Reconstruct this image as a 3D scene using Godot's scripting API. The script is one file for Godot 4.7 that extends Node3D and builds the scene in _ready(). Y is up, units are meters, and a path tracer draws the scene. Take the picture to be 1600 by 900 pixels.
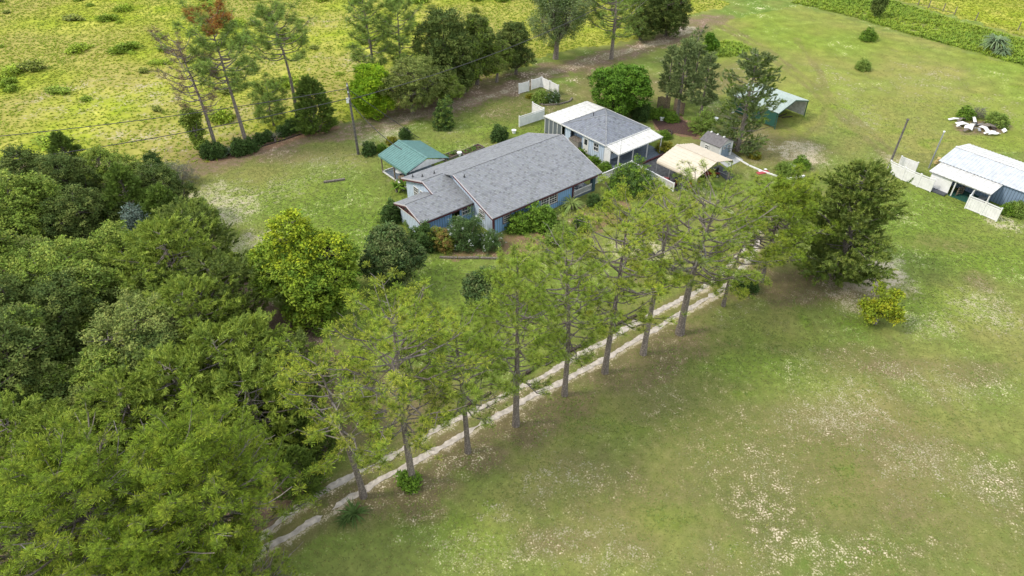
extends Node3D

const TURN := 0.6812          # the homestead is laid out on one grid, turned 39 degrees
var taken := {}
var rng := RandomNumberGenerator.new()
var mat := {}


# ---------------------------------------------------------------- mesh helper
class Geo:
	var v := PackedVector3Array()
	var n := PackedVector3Array()
	var c := PackedColorArray()
	var uv := PackedVector2Array()

	func face(p: Array, out: Vector3, col := Color.WHITE) -> void:
		var nn: Vector3 = (p[2] - p[0]).cross(p[1] - p[0])
		if nn.length() < 1e-9 and p.size() > 3:
			nn = (p[3] - p[0]).cross(p[2] - p[0])
		nn = nn.normalized()
		var q := p
		if nn.dot(out) < 0.0:
			q = p.duplicate()
			q.reverse()
			nn = -nn
		var t := Vector3.UP.cross(nn)
		t = Vector3.RIGHT if t.length() < 0.01 else t.normalized()
		var bt := nn.cross(t)
		for i in range(1, q.size() - 1):
			for k in [0, i, i + 1]:
				v.append(q[k])
				n.append(nn)
				c.append(col)
				uv.append(Vector2(q[k].dot(t), q[k].dot(bt)))

	func box(at: Vector3, s: Vector3, b := Basis(), col := Color.WHITE) -> void:
		var h := s / 2.0
		for axis in 3:
			for sg in [-1.0, 1.0]:
				var o := Vector3.ZERO
				o[axis] = sg
				var a1 := Vector3.ZERO
				var a2 := Vector3.ZERO
				a1[(axis + 1) % 3] = h[(axis + 1) % 3]
				a2[(axis + 2) % 3] = h[(axis + 2) % 3]
				var m: Vector3 = o * h[axis]
				face([at + b * (m - a1 - a2), at + b * (m + a1 - a2), at + b * (m + a1 + a2), at + b * (m - a1 + a2)], b * o, col)

	# a bar of w across and h high from a to b
	func bar(a: Vector3, b: Vector3, w: float, h: float, col := Color.WHITE) -> void:
		var z := (b - a).normalized()
		var x := Vector3.UP.cross(z)
		x = Vector3.RIGHT if x.length() < 0.01 else x.normalized()
		box((a + b) / 2.0, Vector3(w, h, a.distance_to(b)), Basis(x, z.cross(x), z), col)

	# a plate whose top has the corners p, th thick downwards
	func slab(p: Array, th: float, col := Color.WHITE) -> void:
		var nn: Vector3 = (p[2] - p[0]).cross(p[1] - p[0]).normalized()
		if nn.y < 0.0:
			nn = -nn
		var mid := Vector3.ZERO
		var low := []
		for q in p:
			mid += q / p.size()
			low.append(q - Vector3(0, th, 0))
		face(p, nn, col)
		face(low, -nn, col)
		for i in p.size():
			var j := (i + 1) % p.size()
			face([p[i], p[j], low[j], low[i]], (p[i] + p[j]) / 2.0 - mid, col)

	# an upright plate: polygon given as (along, y), standing on a, running along d, th thick to the side s
	func plate(a: Vector3, d: Vector3, s: Vector3, pts: Array, th: float, col := Color.WHITE) -> void:
		var f := []
		var k := []
		var mid := Vector3.ZERO
		for q in pts:
			f.append(a + d * q.x + Vector3(0, q.y, 0))
			k.append(f[-1] + s * th)
			mid += (f[-1] + s * th / 2.0) / pts.size()
		face(f, -s, col)
		face(k, s, col)
		for i in pts.size():
			var j := (i + 1) % pts.size()
			face([f[i], f[j], k[j], k[i]], (f[i] + f[j]) / 2.0 - mid + s * th / 2.0, col)

	func tube(p: Array, r: Array, sides := 6, col := Color.WHITE, cap := true) -> void:
		var rings := []
		var side := Vector3.ZERO
		for i in p.size():
			var d: Vector3 = (p[mini(i + 1, p.size() - 1)] - p[maxi(i - 1, 0)]).normalized()
			if side == Vector3.ZERO:
				side = d.cross(Vector3(0.31, 0.17, 0.93)).normalized()
			side = (side - d * side.dot(d)).normalized()
			var o := d.cross(side)
			var ring := PackedVector3Array()
			for k in sides:
				var a := TAU * k / sides
				ring.append(side * cos(a) + o * sin(a))
			rings.append(ring)
		for i in p.size() - 1:
			for k in sides:
				var l := (k + 1) % sides
				for w in [[i, k], [i + 1, k], [i + 1, l], [i, k], [i + 1, l], [i, l]]:
					v.append(p[w[0]] + rings[w[0]][w[1]] * r[w[0]])
					n.append(rings[w[0]][w[1]])
					c.append(col)
					uv.append(Vector2(float(w[1]) / sides * 2.0, p[w[0]].y))
		if cap:
			for e in [0, p.size() - 1]:
				var q := []
				for k in sides:
					q.append(p[e] + rings[e][k] * r[e])
				face(q, p[e] - p[1 if e == 0 else e - 1], col)

	# a disc-like drum round an axis
	func drum(at: Vector3, axis: Vector3, rad: float, wide: float, sides := 12, col := Color.WHITE) -> void:
		tube([at - axis * wide / 2.0, at + axis * wide / 2.0], [rad, rad], sides, col)

	func add(g: Geo, x: Transform3D) -> void:
		v.append_array(x * g.v)
		n.append_array(Transform3D(x.basis.orthonormalized(), Vector3.ZERO) * g.n)
		c.append_array(g.c)
		uv.append_array(g.uv)

	func mesh(m: Material = null) -> ArrayMesh:
		var a := []
		a.resize(Mesh.ARRAY_MAX)
		a[Mesh.ARRAY_VERTEX] = v
		a[Mesh.ARRAY_NORMAL] = n
		a[Mesh.ARRAY_COLOR] = c
		a[Mesh.ARRAY_TEX_UV] = uv
		var out := ArrayMesh.new()
		out.add_surface_from_arrays(Mesh.PRIMITIVE_TRIANGLES, a)
		if m:
			out.surface_set_material(0, m)
		return out


# ---------------------------------------------------------------- naming
func numbered(called: String) -> String:
	taken[called] = taken.get(called, -1) + 1
	return called if taken[called] == 0 else "%s_%03d" % [called, taken[called]]


func tag(o: Node3D, label: String, category: String, group := "") -> Node3D:
	o.set_meta("label", label)
	o.set_meta("category", category)
	if group:
		o.set_meta("group", group)
	return o


func thing(called: String, label: String, category: String, at: Vector3, turn := 0.0, group := "") -> Node3D:
	var o := Node3D.new()
	o.name = numbered(called)
	add_child(o)
	o.position = at
	o.rotation.y = turn
	return tag(o, label, category, group)


func obj(called: String, g: Geo, m: Material, parent: Node3D = self) -> MeshInstance3D:
	return put(called, g.mesh(m), parent)


func put(called: String, mesh: Mesh, parent: Node3D = self) -> MeshInstance3D:
	var o := MeshInstance3D.new()
	if parent == self:
		o.name = numbered(called)
	else:
		var k := 0
		while parent.has_node(called if k == 0 else "%s_%03d" % [called, k]):
			k += 1
		o.name = called if k == 0 else "%s_%03d" % [called, k]
	o.mesh = mesh
	parent.add_child(o)
	return o


func struct(called: String, g: Geo, m: Material) -> MeshInstance3D:
	var o := obj(called, g, m)
	o.set_meta("kind", "structure")
	return o


func copy(o: Node3D, label: String, at: Vector3, turn := 0.0) -> Node3D:
	var r: Node3D = o.duplicate()
	r.name = numbered(String(o.name).rstrip("_0123456789"))
	add_child(r)
	r.position = at
	r.rotation.y = turn
	r.set_meta("label", label)
	return r


# ---------------------------------------------------------------- materials
func plain(called: String, c: Color, rough := 0.8, metal := 0.0) -> StandardMaterial3D:
	var m := StandardMaterial3D.new()
	m.resource_name = called
	m.albedo_color = c.linear_to_srgb()
	m.roughness = rough
	m.metallic = metal
	mat[called] = m
	return m


func noise_tex(sd: int, freq: float, lo: Color, hi: Color, size := 256, octaves := 4) -> NoiseTexture2D:
	var t := NoiseTexture2D.new()
	var f := FastNoiseLite.new()
	f.seed = sd
	f.frequency = freq
	f.fractal_octaves = octaves
	t.noise = f
	t.width = size
	t.height = size
	t.seamless = true
	var r := Gradient.new()
	r.set_color(0, lo)
	r.set_color(1, hi)
	t.color_ramp = r
	return t


# a weathered surface: a colour with worn patches, given per metre
func worn(called: String, c: Color, rough: float, spread: float, per_metre := 0.3, sd := 1, metal := 0.0) -> StandardMaterial3D:
	var m := plain(called, c, rough, metal)
	var lo := Color(1 - spread, 1 - spread, 1 - spread)
	m.albedo_texture = noise_tex(sd, 0.02, lo, Color.WHITE)
	m.uv1_triplanar = true
	m.uv1_scale = Vector3.ONE * per_metre
	return m


func leaf_mat(called: String, back: float, tint := Color.WHITE) -> StandardMaterial3D:
	var m := plain(called, tint * 0.5, 0.75)
	m.vertex_color_use_as_albedo = true
	m.backlight_enabled = true
	m.backlight = Color(back * 0.8, back, back * 0.25)
	m.metallic_specular = 0.25
	m.cull_mode = BaseMaterial3D.CULL_DISABLED
	return m


func make_materials() -> void:
	leaf_mat("leaf", 0.16)
	leaf_mat("needle", 0.2)
	leaf_mat("petal", 0.3)
	var bark := worn("bark", Color(0.46, 0.41, 0.375), 0.95, 0.6, 0.8, 3)
	bark.vertex_color_use_as_albedo = true
	worn("grey_wood", Color(0.30, 0.26, 0.22), 0.95, 0.5, 0.8, 4)
	worn("dark_wood", Color(0.09, 0.065, 0.05), 0.95, 0.5, 0.8, 5)
	worn("tan_wood", Color(0.36, 0.28, 0.2), 0.9, 0.4, 0.8, 6)
	# shingles: rows of tabs, each tab a tone of its own
	var im := Image.create(512, 512, false, Image.FORMAT_RGB8)
	var r := RandomNumberGenerator.new()
	r.seed = 77
	for row in 32:
		var x := -r.randi_range(0, 20)
		while x < 512:
			var w := r.randi_range(14, 26)
			var k := r.randf_range(0.9, 1.0)
			if r.randf() < 0.1:
				k *= 0.88
			im.fill_rect(Rect2i(x, row * 16, w, 16), Color(k, k * r.randf_range(0.985, 1.0), k * r.randf_range(0.98, 1.02)))
			im.fill_rect(Rect2i(x, row * 16, w, 2), Color(k, k, k) * 0.78)
			im.fill_rect(Rect2i(x, row * 16, 1, 16), Color(k, k, k) * 0.85)
			x += w
	var shingle_tex := ImageTexture.create_from_image(im)
	for s in [["shingle", Color(0.30, 0.318, 0.34), 0.15], ["shingle_dark", Color(0.25, 0.275, 0.315), 0.13]]:
		var m := plain(s[0], s[1], 0.93)
		m.albedo_texture = shingle_tex
		m.uv1_scale = Vector3(s[2], s[2], 1)
		m.detail_enabled = true
		m.detail_blend_mode = BaseMaterial3D.BLEND_MODE_MUL
		m.detail_albedo = noise_tex(9, 0.02, Color(0.94, 0.94, 0.94), Color.WHITE)
		m.metallic_specular = 0.3
	# board siding: upright grooves as fine relief
	var gr := Image.create(64, 64, false, Image.FORMAT_RGB8)
	gr.fill(Color.WHITE)
	for k in 4:
		gr.fill_rect(Rect2i(k * 16, 0, 2, 64), Color(0.55, 0.55, 0.55))
	var groove := ImageTexture.create_from_image(gr)
	for s in [["blue_wall", Color(0.24, 0.43, 0.70)], ["pale_wall", Color(0.50, 0.60, 0.74)], ["barn_wall", Color(0.19, 0.27, 0.38)]]:
		var m := plain(s[0], s[1], 0.8)
		m.albedo_texture = groove
		m.uv1_scale = Vector3(0.8, 0.8, 1)
	worn("white_paint", Color(0.80, 0.80, 0.79), 0.6, 0.14, 0.25, 11)
	worn("white_vinyl", Color(0.84, 0.84, 0.85), 0.45, 0.08, 0.2, 12)
	plain("maroon", Color(0.085, 0.022, 0.03), 0.7)
	plain("pale_trim", Color(0.52, 0.48, 0.50), 0.7)
	plain("teal_post", Color(0.045, 0.09, 0.12), 0.7)
	worn("green_metal", Color(0.14, 0.29, 0.275), 0.45, 0.2, 0.3, 13)
	worn("pale_green_metal", Color(0.42, 0.51, 0.49), 0.45, 0.15, 0.3, 14)
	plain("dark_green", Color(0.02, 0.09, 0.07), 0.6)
	worn("beige_metal", Color(0.62, 0.55, 0.45), 0.5, 0.07, 0.3, 15)
	worn("white_metal", Color(0.74, 0.735, 0.72), 0.5, 0.2, 0.35, 16)
	worn("barn_metal", Color(0.62, 0.655, 0.71), 0.4, 0.18, 0.2, 17)
	plain("galvanised", Color(0.42, 0.43, 0.45), 0.45, 0.6)
	plain("dark_steel", Color(0.06, 0.06, 0.065), 0.5, 0.4)
	worn("asphalt", Color(0.085, 0.09, 0.10), 0.9, 0.35, 0.4, 18)
	worn("slate_pad", Color(0.16, 0.20, 0.25), 0.85, 0.25, 0.4, 19)
	worn("concrete", Color(0.50, 0.52, 0.54), 0.9, 0.2, 0.4, 20)
	worn("mulch", Color(0.15, 0.075, 0.06), 0.98, 0.6, 1.2, 21)
	worn("sand", Color(0.62, 0.555, 0.485), 0.98, 0.25, 0.4, 22)
	plain("glass_dark", Color(0.03, 0.035, 0.045), 0.08)
	plain("screen", Color(0.12, 0.14, 0.16), 0.8)
	plain("red_paint", Color(0.16, 0.012, 0.015), 0.35)
	plain("faded_red", Color(0.40, 0.07, 0.08), 0.8)
	plain("rubber", Color(0.02, 0.02, 0.022), 0.9)
	plain("black_vinyl", Color(0.025, 0.025, 0.03), 0.5)
	plain("grey_box", Color(0.22, 0.2, 0.18), 0.8)
	plain("white_plastic", Color(0.8, 0.81, 0.82), 0.4)
	worn("pole_wood", Color(0.20, 0.185, 0.17), 0.95, 0.4, 0.6, 23)
	plain("wire", Color(0.05, 0.05, 0.055), 0.6)
	worn("shed_wall", Color(0.62, 0.62, 0.62), 0.7, 0.08, 0.3, 24)
	worn("shed_roof", Color(0.20, 0.19, 0.20), 0.85, 0.25, 0.5, 25)
	plain("shed_door", Color(0.20, 0.26, 0.33), 0.6)
	plain("yellow_wood", Color(0.5, 0.38, 0.15), 0.8)
	worn("liner", Color(0.09, 0.10, 0.12), 0.7, 0.3, 0.4, 26)


# ---------------------------------------------------------------- foliage
func ball(r: RandomNumberGenerator) -> Vector3:
	var z := r.randf_range(-1, 1)
	var a := r.randf() * TAU
	return Vector3(sqrt(1 - z * z) * cos(a), z, sqrt(1 - z * z) * sin(a))


func vary(c: Color, r: RandomNumberGenerator, k := 0.18) -> Color:
	var s := 1.0 + r.randf_range(-k, k)
	return Color(c.r * s * (1.0 + r.randf_range(-k, k) * 0.5), c.g * s, c.b * s)


func blade(g: Geo, base: Vector3, tip: Vector3, w: float, side: Vector3, c0: Color, c1: Color) -> void:
	var nn := (tip - base).cross(side).normalized()
	if nn.y < 0:
		nn = -nn
		side = -side
	g.v.append_array([base - side * w, base + side * w, tip])
	g.n.append_array([nn, nn, nn])
	g.c.append_array([c0, c0, c1])
	g.uv.append_array([Vector2.ZERO, Vector2.ZERO, Vector2.ZERO])


# a brush of long needles round the end of a pine twig
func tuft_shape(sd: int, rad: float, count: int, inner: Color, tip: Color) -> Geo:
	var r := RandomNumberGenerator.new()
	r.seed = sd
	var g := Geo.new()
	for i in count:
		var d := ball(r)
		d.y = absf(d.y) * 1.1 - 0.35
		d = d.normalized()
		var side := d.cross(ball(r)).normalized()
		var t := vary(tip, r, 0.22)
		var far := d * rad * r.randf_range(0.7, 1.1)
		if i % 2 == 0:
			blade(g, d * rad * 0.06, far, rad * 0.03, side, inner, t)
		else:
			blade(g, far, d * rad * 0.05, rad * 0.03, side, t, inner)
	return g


# a handful of broad leaves
func clump_shape(sd: int, rad: float, count: int, leaf: float, col: Color, flat := 0.6, narrow := 0.7) -> Geo:
	var r := RandomNumberGenerator.new()
	r.seed = sd
	var g := Geo.new()
	for i in count:
		var p := ball(r) * rad * sqrt(r.randf())
		p.y *= flat
		var d := ball(r)
		d.y *= 0.45
		d = d.normalized()
		var nn := (ball(r) + Vector3(0, 1.1, 0)).normalized()
		var side := d.cross(nn).normalized() * leaf * narrow * 0.5
		var l := leaf * r.randf_range(0.7, 1.25)
		nn = d.cross(side).normalized()
		if nn.y < 0:
			nn = -nn
			side = -side
		var t := vary(col, r, 0.2)
		blade(g, p, p + d * l, leaf * narrow * 0.5, side.normalized(), t, t)
	return g


# a feathery spray, pointing up the local z axis, as cedars carry
func spray_shape(sd: int, length: float, count: int, col: Color) -> Geo:
	var r := RandomNumberGenerator.new()
	r.seed = sd
	var g := Geo.new()
	for i in count:
		var s := float(i) / count
		var base := Vector3(0, 0.12 * s * s, s * 0.75) * length
		var d := Vector3(r.randf_range(-1, 1), r.randf_range(-0.35, 0.75), r.randf_range(0.3, 1.2)).normalized()
		var l := length * r.randf_range(0.28, 0.5) * (1.15 - 0.5 * s)
		blade(g, base, base + d * l, length * 0.05, d.cross(ball(r)).normalized(), vary(col, r, 0.15), vary(col, r, 0.25))
	return g


# long arched leaves from one point: yuccas, palms, grasses
func frond_shape(sd: int, count: int, length: float, w: float, droop: float, lift: float, c0: Color, c1: Color) -> Geo:
	var r := RandomNumberGenerator.new()
	r.seed = sd
	var g := Geo.new()
	for i in count:
		var a := TAU * i * 0.618 + r.randf_range(-0.3, 0.3)
		var e := lift + r.randf_range(-0.45, 0.45)
		var d := Vector3(cos(a) * cos(e), sin(e), sin(a) * cos(e))
		var side := Vector3(-sin(a), 0, cos(a))
		var l := length * r.randf_range(0.65, 1.1)
		var prev := Vector3.ZERO
		var k := vary(c1, r, 0.25)
		for j in 4:
			var s := (j + 1) / 4.0
			var p := d * l * s + Vector3(0, -droop * l * s * s, 0)
			var w0 := w * (1.0 - j / 4.0)
			var w1 := w * (1.0 - s)
			var nn := (p - prev).cross(side).normalized()
			var flip := 1.0
			if nn.y < 0:
				nn = -nn
				flip = -1.0
			var sw := side * flip
			var q := [prev - sw * w0, prev + sw * w0, p + sw * w1, p - sw * w1]
			for m in [0, 1, 2, 0, 2, 3]:
				g.v.append(q[m])
				g.n.append(nn)
				g.c.append(c0.lerp(k, s))
				g.uv.append(Vector2.ZERO)
			prev = p
	return g


func look(d: Vector3, roll: float, k: float) -> Basis:
	var u := Vector3.UP if absf(d.y) < 0.95 else Vector3.RIGHT
	return Basis.looking_at(-d, u).rotated(d, roll).scaled(Vector3.ONE * k)


func spin(r: RandomNumberGenerator, k: float, tilt := 0.35) -> Basis:
	return Basis(Vector3(r.randf_range(-1, 1), 0, r.randf_range(-1, 1)).normalized(), r.randf() * tilt).rotated(Vector3.UP, r.randf() * TAU).scaled(Vector3.ONE * k)


func tufts(sd: int, rad: float, count: int, inner: Color, cols: Array) -> Array:
	var out := []
	for i in cols.size():
		out.append(tuft_shape(sd + i, rad, count, inner, cols[i]))
	return out


func clumps(sd: int, rad: float, count: int, leaf: float, cols: Array, flat := 0.6, narrow := 0.7) -> Array:
	var out := []
	for i in cols.size():
		out.append(clump_shape(sd + i, rad, count, leaf, cols[i], flat, narrow))
	return out


func sprays(sd: int, length: float, count: int, cols: Array) -> Array:
	var out := []
	for i in cols.size():
		out.append(spray_shape(sd + i, length, count, cols[i]))
	return out


const GREY := Color(0.92, 0.88, 0.83)


# a leaf colour; the leaf material holds a third of it so that dark tones keep their steps
func L(r: float, g: float, b: float) -> Color:
	return Color(r, g, b) * 3.0 * 0.85

# a tall pine: bare trunk, whorls of upturned limbs, needle brushes at the twig ends
# o: lean, base (height where the crown starts, 0..1), limbs, subs, top (crown roundness), dead (bare lower limbs), cap (tufts for the top only)
func pine(sd: int, h: float, rad: float, kinds: Array, o := {}) -> Dictionary:
	var r := RandomNumberGenerator.new()
	r.seed = sd
	var wood := Geo.new()
	var leaf := Geo.new()
	var path := []
	var radii := []
	var lean: Vector3 = o.get("lean", Vector3.ZERO)
	var r0: float = o.get("girth", 0.012 * h + 0.07)
	var sway := Vector3(r.randf_range(-0.3, 0.3), 0, r.randf_range(-0.3, 0.3))
	for i in 11:
		var s := i / 10.0
		path.append(Vector3(0, h * 0.97 * s, 0) + lean * s * s * h + sway * sin(s * 5.0) * s)
		radii.append(lerpf(r0, 0.03, pow(s, 1.2)) * (1.25 if i == 0 else 1.0))
	wood.tube(path, radii, 8, GREY * o.get("bark", 0.8))
	var base: float = o.get("base", 0.45)
	var limbs: int = o.get("limbs", 44)
	var empty: float = o.get("empty", 0.0)
	for i in limbs:
		var k := (i + r.randf()) / limbs
		var s := base + (1.0 - base) * k
		var at: Vector3 = path[int(s * 9.99)].lerp(path[mini(10, int(s * 9.99) + 1)], fmod(s * 9.99, 1.0))
		var az := i * 2.39996 + r.randf_range(-0.5, 0.5)
		var d := Vector3(cos(az), 0, sin(az))
		var prof := 0.32 + 0.68 * sin(PI * clampf(o.get("low", 0.2) + 0.74 * k, 0, 1))
		var l := rad * prof * r.randf_range(0.6, 1.12)
		var rise := lerpf(o.get("rise", 0.12), 0.75, k * k) + r.randf_range(-0.15, 0.2)
		var pts := [at]
		for j in 4:
			var t := (j + 1) / 4.0
			pts.append(at + d * l * t + Vector3(r.randf_range(-1, 1) * 0.07 * l, l * (rise * t + 0.22 * t * t - 0.12 * sin(t * PI)) , r.randf_range(-1, 1) * 0.07 * l))
		var rr := clampf(0.018 * l + 0.015, 0.02, 0.12)
		var tone := GREY * r.randf_range(0.75, 1.35)
		wood.tube(pts, [rr, rr * 0.85, rr * 0.7, rr * 0.5, rr * 0.3], 4, tone, false)
		var bare := r.randf() < empty
		var subs: int = o.get("subs", 5)
		for j in subs:
			var t := r.randf_range(o.get("inner", 0.38), 1.0)
			var p: Vector3 = pts[int(t * 3.99)].lerp(pts[int(t * 3.99) + 1], fmod(t * 3.99, 1.0))
			var sd2 := d.rotated(Vector3.UP, r.randf_range(-1.1, 1.1))
			var e := p + (sd2 + Vector3(0, r.randf_range(0.1, 0.8), 0)) * l * r.randf_range(0.14, 0.34)
			wood.tube([p, (p + e) / 2 - Vector3(0, 0.05 * l * 0.3, 0), e], [rr * 0.4, rr * 0.32, rr * 0.22], 3, tone, false)
			if bare:
				continue
			var which: Array = kinds
			if o.has("cap") and k > 0.72 and r.randf() < (k - 0.6) * 2.0:
				which = o.cap
			for q in [e, p.lerp(e, 0.5) + ball(r) * 0.25, e + ball(r) * 0.5]:
				if r.randf() < o.get("fill", 0.64):
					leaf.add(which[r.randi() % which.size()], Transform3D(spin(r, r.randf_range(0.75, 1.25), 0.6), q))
		if not bare:
			leaf.add(kinds[r.randi() % kinds.size()], Transform3D(spin(r, 1.0, 0.5), pts[4]))
	return {"wood": wood.mesh(mat.bark), "leaf": leaf.mesh(mat.needle)}


# a spreading broadleaf tree: limbs to uneven lobes, each lobe covered in leaf clumps
func broad(sd: int, h: float, rad: float, kinds: Array, o := {}) -> Dictionary:
	var r := RandomNumberGenerator.new()
	r.seed = sd
	var wood := Geo.new()
	var leaf := Geo.new()
	var lobes := []
	var count: int = o.get("lobes", 14)
	var mid: float = o.get("mid", 0.58)
	var deep: float = o.get("deep", 0.34)
	var big: float = o.get("size", 0.4)
	for i in count:
		var d := ball(r) * r.randf_range(0.55, 1.0)
		var p := Vector3(d.x * rad * 0.7, h * mid + d.y * h * deep, d.z * rad * 0.7)
		var pinch: float = 1.0 - o.get("taper", 0.0) * clampf((p.y / h - 0.3) / 0.7, 0, 1)
		p.x *= pinch
		p.z *= pinch
		lobes.append([p, minf(rad, h * 0.6) * big * r.randf_range(0.7, 1.2) * lerpf(1.0, pinch, 0.6)])
	var tone: Color = GREY * o.get("bark", 0.7)
	var fork := Vector3(r.randf_range(-0.2, 0.2), h * o.get("fork", 0.22), r.randf_range(-0.2, 0.2))
	var r0: float = o.get("girth", 0.03 * h + 0.04)
	wood.tube([Vector3.ZERO, fork * 0.5, fork], [r0 * 1.2, r0, r0 * 0.85], 7, tone)
	for l in lobes:
		var c: Vector3 = l[0]
		var m := fork.lerp(c, 0.5) + Vector3(0, -0.06 * h, 0) * r.randf()
		wood.tube([fork, m, c], [r0 * 0.55, r0 * 0.36, r0 * 0.2], 5, tone, false)
		for k in o.get("twigs", 4):
			var d := ball(r)
			d.y = absf(d.y) * 0.8
			wood.tube([c, c + d * l[1] * 0.5 + ball(r) * 0.1, c + d * l[1] * o.get("reach", 0.98)], [r0 * 0.18, r0 * 0.11, 0.012], 3, tone * r.randf_range(0.9, 1.5), false)
	var n: int = o.get("clumps", 1100)
	var sum := 0.0
	for l in lobes:
		sum += l[1] * l[1]
	for l in lobes:
		for i in int(n * l[1] * l[1] / sum):
			var d := ball(r)
			if d.y < -0.45 and r.randf() < 0.75:
				continue
			var rough := 1.0 + 0.16 * sin(d.x * 7 + l[1] * 9) * sin(d.z * 6 + l[0].x * 5)
			var p: Vector3 = l[0] + d * l[1] * r.randf_range(0.78, 1.06) * rough
			var inside := false
			for m in lobes:
				if m != l and p.distance_to(m[0]) < m[1] * 0.6:
					inside = true
					break
			if inside or p.y < 0.12:
				continue
			var kind: Geo = kinds[r.randi() % kinds.size()]
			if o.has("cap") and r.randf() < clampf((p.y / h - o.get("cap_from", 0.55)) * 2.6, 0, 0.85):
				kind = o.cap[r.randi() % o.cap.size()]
			leaf.add(kind, Transform3D(spin(r, r.randf_range(0.75, 1.3), 0.6), p))
	return {"wood": wood.mesh(mat.bark), "leaf": leaf.mesh(mat.leaf)}


# a cedar: sprays on a cone (or a loose irregular column), lumpy in outline
func cedar(sd: int, h: float, rad: float, kinds: Array, o := {}) -> Dictionary:
	var r := RandomNumberGenerator.new()
	r.seed = sd
	var wood := Geo.new()
	var leaf := Geo.new()
	var tone: Color = GREY * o.get("bark", 0.75)
	var lean: Vector3 = o.get("lean", Vector3.ZERO)
	wood.tube([Vector3.ZERO, Vector3(0.05, h * 0.4, 0.03) + lean * h * 0.2, Vector3(0, h * 0.95, 0) + lean * h], [0.02 * h + 0.05, 0.013 * h + 0.03, 0.02], 7, tone)
	var start: float = o.get("start", 0.04)
	var limbs: int = o.get("limbs", 60)
	var per: int = o.get("per", 15)
	for i in limbs:
		var k := pow((i + r.randf()) / limbs, o.get("bias", 1.15))
		var y := h * (start + (0.97 - start) * k)
		var prof: float = pow(1.0 - k, o.get("point", 0.75)) * minf(1.0, 0.55 + k * 4.0)
		if o.get("round", false):
			prof = sqrt(maxf(0.04, 1.0 - pow(2.0 * k - 0.75, 2) * 0.62))
		var az := i * 2.39996 + r.randf_range(-0.6, 0.6)
		var l: float = rad * prof * r.randf_range(o.get("ragged", 0.75), 1.12) * (1.0 + o.get("lump", 0.0) * sin(az * 2.0 + k * 8.0 + sd)) + 0.15
		var d := Vector3(cos(az), 0, sin(az))
		var up := r.randf_range(0.12, 0.5)
		var root := Vector3(0, y - l * up * 0.7, 0) + lean * h * k
		root.y = maxf(root.y, 0.1)
		var e := root + d * l + Vector3(0, l * up, 0)
		wood.tube([root, root.lerp(e, 0.5) - Vector3(0, l * 0.05, 0), e], [0.012 * l + 0.02, 0.01 * l + 0.015, 0.012], 3, tone * r.randf_range(0.8, 1.7), false)
		if r.randf() < o.get("empty", 0.0):
			continue
		for j in per:
			var t := sqrt(r.randf_range(0.12, 1.0))
			var p := root.lerp(e, t) + (ball(r) * Vector3(1, 0.6, 1)) * l * 0.26 * (1.15 - t * 0.5)
			if p.y < 0.05:
				continue
			var out := (d * 0.8 + ball(r) * 0.7 + Vector3(0, 0.55, 0)).normalized()
			leaf.add(kinds[r.randi() % kinds.size()], Transform3D(look(out, r.randf() * TAU, r.randf_range(0.75, 1.25)), p))
	return {"wood": wood.mesh(mat.bark), "leaf": leaf.mesh(mat.leaf)}


# a bush: several stems, a lumpy dome of clumps, maybe blossoms
func bush(sd: int, h: float, rad: float, kinds: Array, o := {}) -> Dictionary:
	var r := RandomNumberGenerator.new()
	r.seed = sd
	var wood := Geo.new()
	var leaf := Geo.new()
	var bloom := Geo.new()
	for i in o.get("stems", 7):
		var d := ball(r)
		d.y = 0
		var e := Vector3(d.x * rad * 0.7, h * r.randf_range(0.5, 0.92), d.z * rad * 0.7)
		wood.tube([d * 0.1, e * 0.5, e], [0.05, 0.035, 0.015], 4, GREY * o.get("bark", 0.7), false)
	var domes := [[Vector3(0, 0, 0), 0.72, 0.92]]
	for i in o.get("domes", 6):
		var a: float = TAU * i / 6.0 + r.randf_range(-0.4, 0.4)
		var off := r.randf_range(0.38, 0.68)
		domes.append([Vector3(cos(a) * rad * off, 0, sin(a) * rad * off), r.randf_range(0.34, 0.56), r.randf_range(0.5, 1.05)])
	for i in o.get("clumps", 260):
		var dome: Array = domes[0 if r.randf() < 0.3 else r.randi() % domes.size()]
		var d := ball(r)
		d.y = absf(d.y)
		var f := 1.0 + 0.14 * sin(d.x * 6 + sd) * cos(d.z * 7 - sd) + r.randf_range(-0.2, 0.1)
		var p: Vector3 = dome[0] + Vector3(d.x * rad * dome[1], h * dome[2] * o.get("flat", 1.0) * d.y * 0.93 + 0.08, d.z * rad * dome[1]) * f
		p.y = maxf(p.y, 0.06)
		leaf.add(kinds[r.randi() % kinds.size()], Transform3D(spin(r, r.randf_range(0.7, 1.25) * o.get("scale", 1.0), 0.8), p))
		if o.get("bloom", 0.0) > r.randf():
			bloom.add(o.flower, Transform3D(spin(r, r.randf_range(0.7, 1.3), 1.0), p + d * 0.2))
	var out := {"wood": wood.mesh(mat.bark), "leaf": leaf.mesh(mat.leaf)}
	if bloom.v.size():
		out.bloom = bloom.mesh(mat.petal)
	return out


# plant one tree or bush from a shape
func grow(called: String, shape: Dictionary, at: Vector3, label: String, category: String, group := "", k := 1.0, turn := -1.0, squash := 1.0, tint: Material = null) -> Node3D:
	var o := thing(called, label, category, at, turn if turn >= 0 else rng.randf() * TAU, group)
	o.scale = Vector3(k, k * squash, k)
	var tree := category == "tree"
	var w := put("trunk" if tree else "stem", shape.wood, o)
	var c := put("crown" if tree else "foliage", shape.leaf, o)
	if tint:
		c.set_surface_override_material(0, tint)
	if shape.has("bloom"):
		put("blossom", shape.bloom, o)
	return o


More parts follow.
